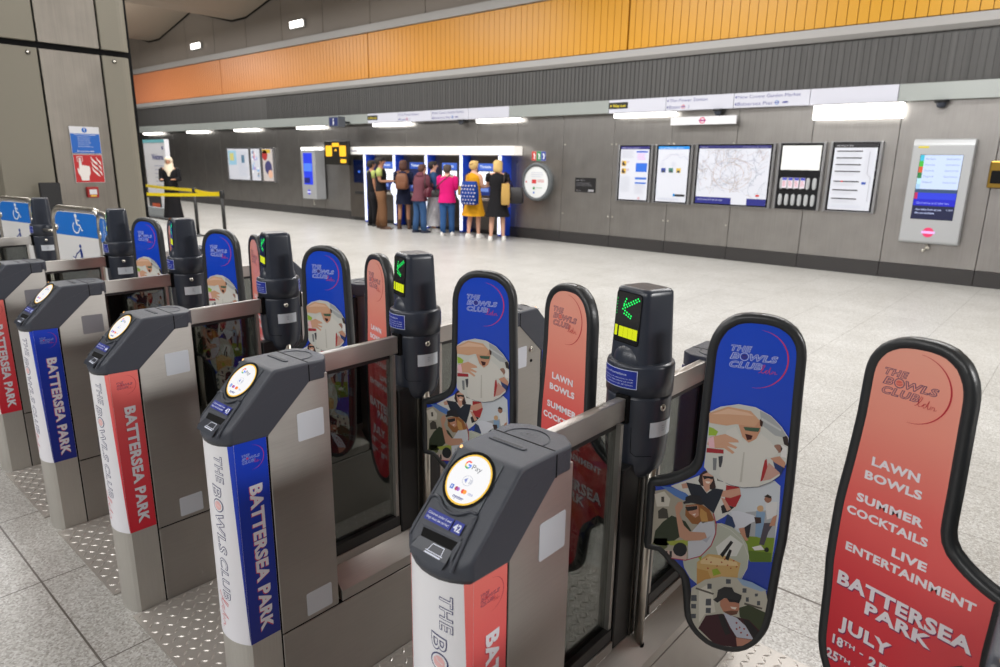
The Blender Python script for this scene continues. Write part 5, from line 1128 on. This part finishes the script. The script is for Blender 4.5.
def person(label, x, y, face, H, skin, arms, legs, shoes, hair, clothes, lean=0.0):
    """arms: (right elbow, right wrist), (left ...) ; legs: ((foot x, foot y), ...); face: heading in degrees, 0 = towards the wall"""
    s = H / 1.70
    P = thing('person', label, 'person', (x, y, 0), math.radians(face)); P.scale = (s * 1.1, s * 1.1, s)
    sk = plain('skin_' + skin, SKINS[skin], .55)
    J = {'pelvis': ((0, 0, .93), (.135, .095)), 'waist': ((0, lean * .25, 1.08), (.115, .085)), 'chest': ((0, lean * .6, 1.27), (.145, .095)), 'upper': ((0, lean * .85, 1.38), (.11, .075)), 'neck': ((0, lean, 1.46), (.052, .052)), 'head0': ((0, lean + .012, 1.535), (.066, .078)), 'head1': ((0, lean + .018, 1.60), (.072, .088)), 'head2': ((0, lean + .012, 1.655), (.050, .062))}
    Ed = [('pelvis', 'waist'), ('waist', 'chest'), ('chest', 'upper'), ('upper', 'neck'), ('neck', 'head0'), ('head0', 'head1'), ('head1', 'head2')]
    arm_pts = {}
    for nm, sx, (el, wr) in (('r', 1, arms[0]), ('l', -1, arms[1])):
        sh = Vector((sx * .165, lean * .85, 1.375)); el = Vector(el); wr = Vector(wr); el.x *= sx; wr.x *= sx
        J[nm + 'sh'] = (tuple(sh), .052); J[nm + 'el'] = (tuple(el), .040); J[nm + 'wr'] = (tuple(wr), .025)
        Ed += [('upper', nm + 'sh'), (nm + 'sh', nm + 'el'), (nm + 'el', nm + 'wr')]
        d = (wr - el).normalized(); pl = wr + d * .065; J[nm + 'pl'] = (tuple(pl), (.036, .018)); Ed.append((nm + 'wr', nm + 'pl'))
        side = d.cross(Vector((0, 0, 1))); side = side.normalized() if side.length > .1 else Vector((0, 1, 0))
        for i, (o_, L_) in enumerate(((-.024, .055), (-.008, .068), (.008, .063), (.024, .050))):
            a = pl + d * .030 + side * o_; b = a + d * L_ * .55 + Vector((0, 0, -.004)); c = b + d * L_ * .35 + Vector((0, 0, -.014))
            J[nm + 'f%da' % i] = (tuple(a), .0095); J[nm + 'f%db' % i] = (tuple(b), .0085); J[nm + 'f%dc' % i] = (tuple(c), .007)
            Ed += [(nm + 'pl', nm + 'f%da' % i), (nm + 'f%da' % i, nm + 'f%db' % i), (nm + 'f%db' % i, nm + 'f%dc' % i)]
        th = wr + d * .035 - side * sx * .030; J[nm + 't'] = (tuple(th), .010); J[nm + 't2'] = (tuple(th + d * .035 - side * sx * .010), .008); Ed += [(nm + 'wr', nm + 't'), (nm + 't', nm + 't2')]
        arm_pts[nm] = (sh, el, wr)
    leg_pts = {}
    for nm, sx, (fx, fy) in (('r', 1, legs[0]), ('l', -1, legs[1])):
        hip = Vector((sx * .085, 0, .88)); an = Vector((fx, fy, .085)); kn = (hip + an) / 2 + Vector((0, .025, .02))
        J[nm + 'hp'] = (tuple(hip), .088); J[nm + 'kn'] = (tuple(kn), .052); J[nm + 'cf'] = (tuple(kn.lerp(an, .35) + Vector((0, -.012, 0))), .052); J[nm + 'an'] = (tuple(an), .033); J[nm + 'ft'] = (tuple(an + Vector((sx * .015, .10, -.05))), (.038, .028)); J[nm + 'to'] = (tuple(an + Vector((sx * .02, .165, -.062))), (.032, .018))
        Ed += [('pelvis', nm + 'hp'), (nm + 'hp', nm + 'kn'), (nm + 'kn', nm + 'cf'), (nm + 'cf', nm + 'an'), (nm + 'an', nm + 'ft'), (nm + 'ft', nm + 'to')]
        leg_pts[nm] = (hip, kn, an)
    skin_body('body', P, J, Ed, sk)
    # face: eyes, nose, mouth, ears
    mb = MB(); hy = lean + .105
    for sx in (-1, 1):
        mb.lathe([(.0, -.006), (.008, -.004), (.010, 0), (.008, .004), (0, .006)], plain('eye_dark', (40, 30, 28), .3), 8, M=Matrix.Translation((sx * .030, hy - .008, 1.600)))
    mb.build('eyes', P)
    mb = MB(); mb.loft([ell(0, hy - .004, 1.560, .014, .014, 8), ell(0, hy - .002, 1.572, .013, .016, 8), ell(0, hy - .010, 1.600, .007, .008, 8)], sk); mb.build('nose', P)
    mb = MB(); mb.box(-.022, .022, hy - .022, hy - .008, 1.532, 1.541, plain('lips', (150, 80, 76), .5), .004, 2); mb.build('mouth', P)
    mb = MB()
    for sx in (-1, 1): mb.loft([ell(sx * .074, lean + .012, 1.560, .006, .012, 8), ell(sx * .080, lean + .010, 1.585, .008, .019, 8), ell(sx * .078, lean + .008, 1.612, .006, .012, 8)], sk)
    mb.build('ears', P)
    # shoes
    for nm, sx in (('r', 1), ('l', -1)):
        an = leg_pts[nm][2]; mb = MB(); cx = an.x + sx * .012
        R = lambda z, w, y0, y1: [(cx + w * math.cos(2 * PI * k / 14) * (1 - .18 * (math.sin(2 * PI * k / 14) > 0)), an.y + (y0 + y1) / 2 + (y1 - y0) / 2 * math.sin(2 * PI * k / 14), z) for k in range(14)]
        rr = [R(0, .048, -.075, .190), R(.018, .052, -.080, .195), R(.045, .048, -.075, .175), R(.075, .043, -.068, .10), R(.10, .041, -.058, .06)]
        if shoes[1] == 'boot': rr += [R(.16, .046, -.056, .052), R(.24, .052, -.060, .054)]
        mb.loft(rr, plain('shoe_%s' % shoes[0], {'white': (224, 222, 218), 'black': (26, 25, 27), 'brown': (84, 58, 42), 'navy': (34, 40, 60)}[shoes[0]], .6)); mb.build('shoe', P)
    # hair
    hc = plain('hair_' + hair[0], {'dark': (30, 22, 20), 'auburn': (78, 46, 34), 'blonde': (206, 172, 108), 'grey': (72, 60, 54), 'scarf': (224, 210, 186)}[hair[0]], .7, bump=.6, bscale=120)
    mb = MB(); ly = lean
    top = [ell(0, ly + .010, 1.700, .012, .012), ell(0, ly + .006, 1.694, .050, .058), ell(0, ly - .000, 1.672, .078, .088), ell(0, ly - .006, 1.640, .090, .098), ell(0, ly - .014, 1.605, .092, .096), ell(0, ly - .026, 1.570, .088, .082)]
    if hair[1] == 'short': top += [ell(0, ly - .038, 1.535, .072, .060), ell(0, ly - .040, 1.505, .050, .036)]
    elif hair[1] == 'bob': top += [ell(0, ly - .034, 1.535, .094, .078), ell(0, ly - .038, 1.49, .090, .066), ell(0, ly - .040, 1.455, .072, .046)]
    elif hair[1] == 'long': top += [ell(0, ly - .036, 1.53, .098, .076), ell(0, ly - .046, 1.47, .108, .070), ell(0, ly - .056, 1.41, .112, .056), ell(0, ly - .066, 1.355, .088, .036)]
    elif hair[1] == 'bun': top += [ell(0, ly - .040, 1.535, .070, .056), ell(0, ly - .042, 1.51, .046, .034)]
    elif hair[1] == 'hijab': top += [ell(0, ly - .010, 1.53, .094, .092), ell(0, ly + .0, 1.46, .105, .100), ell(0, ly + .01, 1.40, .130, .115), ell(0, ly + .03, 1.32, .09, .110), ell(0, ly + .05, 1.22, .05, .085)]
    mb.loft(top[::-1], hc); hh = mb.build('headscarf' if hair[1] == 'hijab' else 'hair', P)
    if hair[1] == 'hijab':  # opening for the face
        mb = MB(); mb.loft([ell(0, ly + .066, 1.528, .030, .030), ell(0, ly + .070, 1.55, .046, .036), ell(0, ly + .072, 1.59, .050, .036), ell(0, ly + .066, 1.628, .036, .028)], sk); mb.build('face', P)
    if hair[1] == 'bun': mb = MB(); mb.loft([ell(0, ly - .095, 1.60 + dz, r, r * .9, 12) for dz, r in ((0, .012), (.012, .034), (.032, .045), (.055, .036), (.068, .012))], hc); mb.build('hair_bun', P)
    # clothes
    def sleeve(c, nm, L_, r0=.066, r1=.050):
        sh, el, wr = arm_pts[nm]; mb = MB(); sh2 = sh + Vector((-.03 if nm == 'r' else .03, 0, .012))
        pts = [sh2, sh, sh.lerp(el, .5), el, el.lerp(wr, .5), el.lerp(wr, .93)]; rs = [r0 * .95, r0, (r0 + r1) / 2, r1, r1 * .92, r1 * .82]
        k = {'short': 3, 'half': 4, 'long': 6}[L_]; mb.tube(pts[:k], rs[:k], c, 12); mb.build('sleeve', P)
    def torso(c, z0, loose=0.0, z1=1.44, nm='top', flare=0.0):
        prof = [(z0, .150 + loose + flare, .112 + loose + flare, 0), (z0 + .03, .152 + loose + flare * .9, .115 + loose + flare * .9, 0), ((z0 + 1.05) / 2, .146 + loose + flare * .4, .112 + loose + flare * .4, .1), (1.08, .136 + loose, .104 + loose, .25), (1.20, .152 + loose, .114 + loose, .45), (1.30, .166 + loose, .118 + loose, .6), (1.37, .172 + loose * .6, .102 + loose * .5, .8), (1.41, .128 + loose * .3, .080 + loose * .2, .9), (z1, .066, .062, 1)]
        mb = MB(); mb.loft([ell(0, lean * w, z, rx, ry, 20) for z, rx, ry, w in prof], c); return mb.build(nm, P)
    def trousers(c, wide=.0, nm='trousers', z_end=.07):
        mb = MB(); mb.loft([ell(0, 0, .72, .10 , .085, 16), ell(0, 0, .80, .158, .110, 16), ell(0, 0, .92, .156, .112, 16), ell(0, .0, 1.04, .138, .104, 16)], c)
        for q in 'rl':
            hip, kn, an = leg_pts[q]; e = an + Vector((0, 0, z_end - .085)); mb.tube([hip + Vector((0, 0, .02)), hip.lerp(kn, .5), kn, kn.lerp(an, .5), e], [.098 + wide * .3, .086 + wide * .6, .068 + wide, .062 + wide * 1.3, .055 + wide * 1.6], c, 14)
        return mb.build(nm, P)
    def skirt(c, z0, r0, nm='skirt', z1=1.06):
        n = 28; rings = []
        for i in range(6):
            t = i / 5; z = z0 + (z1 - z0) * t; rx = r0 + (.140 - r0) * t ** .8; ry = r0 * .78 + (.106 - r0 * .78) * t ** .8
            rings.append([(rx * (1 + .05 * (1 - t) * math.sin(k * 7 * 2 * PI / n)) * math.cos(2 * PI * k / n), ry * (1 + .05 * (1 - t) * math.sin(k * 7 * 2 * PI / n)) * math.sin(2 * PI * k / n), z) for k in range(n)])
        mb = MB(); mb.loft(rings, c); return mb.build(nm, P)
    api = dict(sleeve=sleeve, torso=torso, trousers=trousers, skirt=skirt, P=P, arm=arm_pts, lean=lean, s=s)
    clothes(api)
    return P, s
def worn(o, P):   # a carried thing stays top-level but takes the wearer's place
    o.location = P.location; o.rotation_euler = P.rotation_euler; o.scale = P.scale
DOWN = ((.20, -.01, 1.12), (.21, .03, .88)); FWD = ((.19, .02, 1.13), (.14, .24, 1.14)); REACH = ((.20, .10, 1.16), (.15, .34, 1.20))
black = cloth('black', (26, 25, 28)); navy = cloth('navy', (30, 34, 58))
def c0(a): a['torso'](black, .90); a['trousers'](black, .01); [a['sleeve'](cloth('lime', (178, 190, 110)), q, 'short') for q in 'rl']
person('person in black standing mostly hidden behind the one in brown trousers', -13.78, 10.72, -20, 1.62, 'tan', (DOWN, FWD), ((.09, .02), (-.09, -.03)), ('black', 'low'), ('dark', 'short'), c0)
def c1(a): a['torso'](black, .88, .006); a['trousers'](cloth('brown', (112, 80, 56)), .022); [a['sleeve'](cloth('lime', (178, 190, 110)), q, 'short', .070, .058) for q in 'rl']
person('person in black vest, pale green sleeves and wide brown trousers at the ticket machine', -13.10, 10.46, -52, 1.70, 'tan', (FWD, FWD), ((.10, .05), (-.10, -.08)), ('brown', 'low'), ('dark', 'bun'), c1)
def c2(a): a['torso'](navy, .88, .004); a['skirt'](cloth('dark_skirt', (24, 28, 48)), .62, .20); [a['sleeve'](navy, q, 'long') for q in 'rl']
p2_, s_ = person('person with auburn hair, navy top and short skirt wearing a brown backpack', -12.72, 10.84, 40, 1.63, 'tan', (FWD, REACH), ((.10, .0), (-.10, -.05)), ('brown', 'boot'), ('auburn', 'bob'), c2)
bk = thing('backpack', 'brown leather backpack on the person in the navy top', 'backpack'); lb = plain('brown_leather', (118, 72, 44), .55, bump=.3, bscale=60)
mb = MB(); mb.loft([[(x * k, -.125 - .09 + y * k2, z) for x, y in rrect(-.14, -.075, .14, .085, .04, 3)] for z, k, k2 in ((1.00, .80, .8), (1.02, .98, 1), (1.15, 1.0, 1), (1.28, .95, .92), (1.36, .75, .7), (1.385, .4, .4))], lb); mb.build('bag', bk)
mb = MB(); mb.loft([[(x * k, -.300 + y * k, z) for x, y in rrect(-.10, -.02, .10, .02, .015, 3)] for z, k in ((1.03, .9), (1.04, 1), (1.16, 1), (1.17, .9))], lb); mb.build('pocket', bk)
for sx in (-1, 1): mb = MB(); mb.tube([(sx * .09, -.15, 1.37), (sx * .11, -.06, 1.455), (sx * .115, .07, 1.42), (sx * .125, .135, 1.28), (sx * .13, .08, 1.10), (sx * .12, -.13, 1.04)], .015, lb, 8); mb.build('strap', bk)
worn(bk, p2_)
mar = cloth('maroon', (104, 60, 70)); jean = cloth('jeans', (54, 84, 124))
def c3(a):
    a['torso'](mar, .80, .030, flare=.03, nm='jacket'); a['trousers'](jean, .008); [a['sleeve'](mar, q, 'long', .080, .064) for q in 'rl']
    mb = MB(); l = a['lean']; mb.loft([ell(0, l - .06, 1.37, .11, .05, 14), ell(0, l - .075, 1.42, .125, .075, 14), ell(0, l - .06, 1.47, .11, .07, 14), ell(0, l - .04, 1.50, .07, .045, 14)], mar); mb.build('hood', a['P'])
p3_, s_ = person('person in maroon hooded jacket and jeans leaning to the ticket machine', -11.78, 10.50, -5, 1.55, 'fair', (REACH, FWD), ((.10, .04), (-.09, -.06)), ('navy', 'low'), ('auburn', 'short'), c3, .10)
def handbag(name, label, mat, w, d, h, at, strap=None, panel=None):
    t = thing(name, label, 'bag'); mb = MB(); X, Y, Z = at
    mb.loft([[(X + x * k, Y + y * k2, Z + z) for x, y in rrect(-w / 2, -d / 2, w / 2, d / 2, d * .35, 3)] for z, k, k2 in ((0, .80, .8), (.02, .97, 1), (h * .5, 1.0, 1.05), (h * .9, .90, .7), (h, .84, .45))], mat); mb.build('bag_body', t)
    if strap: mb = MB(); mb.tube(strap, .012, plain('strap_dark', (44, 30, 26), .6), 8); mb.build('strap', t)
    if panel: panel(t)
    return t
b = handbag('shoulder_bag', 'small burgundy bag hanging beside the maroon jacket', plain('burgundy_leather', (92, 26, 44), .5), .13, .26, .24, (.29, .06, .90), [(.29, -.05, 1.12), (.24, -.02, 1.30), (.16, .06, 1.475), (.24, .12, 1.30), (.29, .16, 1.12)]); worn(b, p3_)
dn = cloth('denim', (44, 74, 112)); pat = bands('patterned_skirt', (150, 150, 156), (222, 220, 220), 60, .8)
def c4(a): a['torso'](dn, .92, .010, nm='denim_shirt'); a['skirt'](pat, .16, .24); [a['sleeve'](dn, q, 'long', .072, .056) for q in 'rl']
person('person in denim shirt and long pale patterned skirt with short black hair', -11.72, 10.88, -40, 1.62, 'fair', (FWD, FWD), ((.09, .02), (-.09, -.02)), ('white', 'low'), ('dark', 'short'), c4)
pink = cloth('pink', (206, 24, 112))
def c5(a): a['torso'](pink, .80, .026, flare=.025, nm='jacket'); a['trousers'](cloth('blue_jeans', (48, 84, 132)), .004); [a['sleeve'](pink, q, 'long', .078, .060) for q in 'rl']
p5_, s_ = person('person in bright pink jacket, jeans and white trainers at the ticket machine', -10.93, 10.56, 32, 1.55, 'fair', (FWD, REACH), ((.09, .05), (-.09, -.04)), ('white', 'low'), ('grey', 'short'), c5, .05)
b = handbag('crossbody_bag', 'dark crossbody bag with strap over the pink jacket', plain('black_leather', (30, 26, 28), .5), .20, .09, .16, (-.26, .02, .92), [(-.27, -.02, 1.07), (-.19, -.155, 1.18), (-.04, -.165, 1.33), (.10, -.08, 1.465), (.12, .06, 1.45), (.02, .185, 1.33), (-.17, .17, 1.17), (-.27, .06, 1.07)]); worn(b, p5_)
b = handbag('paper_bag', 'small yellow bag held at the side of the pink jacket', plain('yellow_paper', (206, 176, 96), .7), .09, .16, .22, (.27, .10, .98)); worn(b, p5_)
must = cloth('mustard', (204, 146, 26))
def c6(a): a['torso'](must, .90, .012, nm='dress_top'); a['skirt'](must, .50, .27, 'dress_skirt'); 
p6_, s_ = person('person in mustard dress with blonde bun carrying a blue patterned tote', -10.20, 10.66, 5, 1.64, 'fair', (FWD, FWD), ((.09, .04), (-.09, -.06)), ('white', 'low'), ('blonde', 'bun'), c6)
def dots(t):
    mb = MB(); w = ink((206, 196, 206)); 
    for sx in (-1, 1):
        fr = frame((.0, -.197 if sx < 0 else .0, .0), (1, 0, 0), (0, 0, 1), (0, -1, 0), .002)
    for i in range(5):
        for j in range(6):
            mb.tube([(-.06 + i * .075 + (j % 2) * .03 , -.325, .78 + j * .075), (-.06 + i * .075 + (j % 2) * .03, -.310, .80 + j * .075)], .015, w, 6)
    mb.build('pattern', t)
b = handbag('tote_bag', 'large blue tote bag with pale pattern on the person in mustard', cloth('tote_blue', (28, 60, 132)), .40, .16, .50, (.08, -.24, .76), [(-.06, -.22, 1.24), (-.10, -.15, 1.38), (-.12, -.0, 1.455), (-.10, .08, 1.42)], dots); worn(b, p6_)
def c7(a): a['torso'](black, .90, .008, nm='dress_top'); a['skirt'](black, .52, .25, 'dress_skirt'); [a['sleeve'](black, q, 'short', .072, .062) for q in 'rl']
p7_, s_ = person('person in short black dress with blonde hair and white trainers, rightmost at the machines', -9.52, 10.66, 40, 1.66, 'fair', (DOWN, REACH), ((.12, .02), (-.12, -.02)), ('white', 'low'), ('blonde', 'bob'), c7)
b = handbag('tote_bag', 'black shoulder bag on the right arm of the person in the black dress', plain('black_leather', (30, 26, 28), .5), .30, .14, .34, (.36, -.02, .80), [(.26, -.03, 1.13), (.20, -.06, 1.32), (.155, -.01, 1.445), (.22, .04, 1.32), (.30, .03, 1.13)]); worn(b, p7_)
b = handbag('tan_bag', 'tan cloth bag hanging beside the black shoulder bag', cloth('tan_canvas', (184, 148, 84)), .17, .10, .44, (.16, -.19, .78), [(.12, -.18, 1.20), (.13, -.10, 1.40), (.135, -.0, 1.45)]); worn(b, p7_)
def c8(a): a['torso'](black, .88, .012, nm='coat'); a['skirt'](black, .16, .22, 'coat_skirt'); [a['sleeve'](black, q, 'long', .074, .060) for q in 'rl']
person('person in black coat and beige headscarf holding papers near the poster stand', -17.45, 7.35, -125, 1.62, 'tan', (FWD, FWD), ((.09, .03), (-.09, -.03)), ('black', 'low'), ('scarf', 'hijab'), c8)

# ------------------------------------------------------------------ light and camera
def area(x, y, z, sx, sy, w, col=(1, .96, .90), rot=(0, 0, 0)):
    L = bpy.data.lights.new('ceiling_and_fill_lamp', 'AREA'); L.shape = 'RECTANGLE'; L.size = sx; L.size_y = sy; L.energy = w; L.color = col
    o = bpy.data.objects.new('ceiling_and_fill_lamp', L); COL.objects.link(o); o.location = (x, y, z); o.rotation_euler = rot
    return o
for lx in (-27, -20, -13.5, -7, -.8): area(lx, 7.3, 5.6, 4.0, 1.2, 400, (1, .99, .975))
for lx in (-14, -8.5): area(lx, 2.4, 5.6, 3.0, 1.0, 240, (1, .99, .975))
for lx in (-7.5, -3.5, .5): area(lx, -4.2, 4.4, 2.6, 1.2, 125, (1, .99, .975), (math.radians(42), 0, 0))  # added fill behind the camera, tilted to brighten paddles and sleeves; no real fittings
area(-4.2, -.4, 5.2, 3.0, 1.0, 60, (1, .99, .975))
area(5.2, 3.7, 3.4, .6, 1.6, 260, (1, .99, .975), (0, math.radians(55), 0))  # added side lamp out of view at right, for highlights on the gates' steel
for lx, ly in ((-31, 6.5), (-24.5, 7.5)): area(lx, ly, 4.9, .8, .8, 90, (1, .95, .88), (PI, 0, 0))  # added uplights without fittings, brightening the ceiling at far left
W = bpy.data.worlds.new('World'); SC.world = W; W.use_nodes = True; W.node_tree.nodes['Background'].inputs[0].default_value = (.5, .5, .5, 1); W.node_tree.nodes['Background'].inputs[1].default_value = .3
cam = bpy.data.cameras.new('Camera'); co = bpy.data.objects.new('Camera', cam); COL.objects.link(co)
cam.sensor_width = 36; cam.lens = 671.3 / 1000 * 36; cam.clip_start = .05
pit, rol, yaw = math.radians(14.34), math.radians(.84), math.radians(41.39)
fw = Vector((-math.sin(yaw) * math.cos(pit), math.cos(yaw) * math.cos(pit), -math.sin(pit))); rt = Vector((math.cos(yaw), math.sin(yaw), 0)); up = rt.cross(fw)
r2 = rt * math.cos(rol) + up * math.sin(rol); u2 = -rt * math.sin(rol) + up * math.cos(rol)
Mx = Matrix(((r2.x, u2.x, -fw.x), (r2.y, u2.y, -fw.y), (r2.z, u2.z, -fw.z))).to_4x4(); Mx.translation = (0, 0, 1.62); co.matrix_world = Mx
cam.dof.use_dof = True; cam.dof.focus_distance = 1.9; cam.dof.aperture_fstop = 5.0
SC.camera = co
SC.view_settings.view_transform = 'Standard'; SC.view_settings.look = 'None'; SC.view_settings.gamma = 1; SC.view_settings.use_curve_mapping = False; SC.view_settings.exposure = 0.0
SC.cycles.use_denoising = True
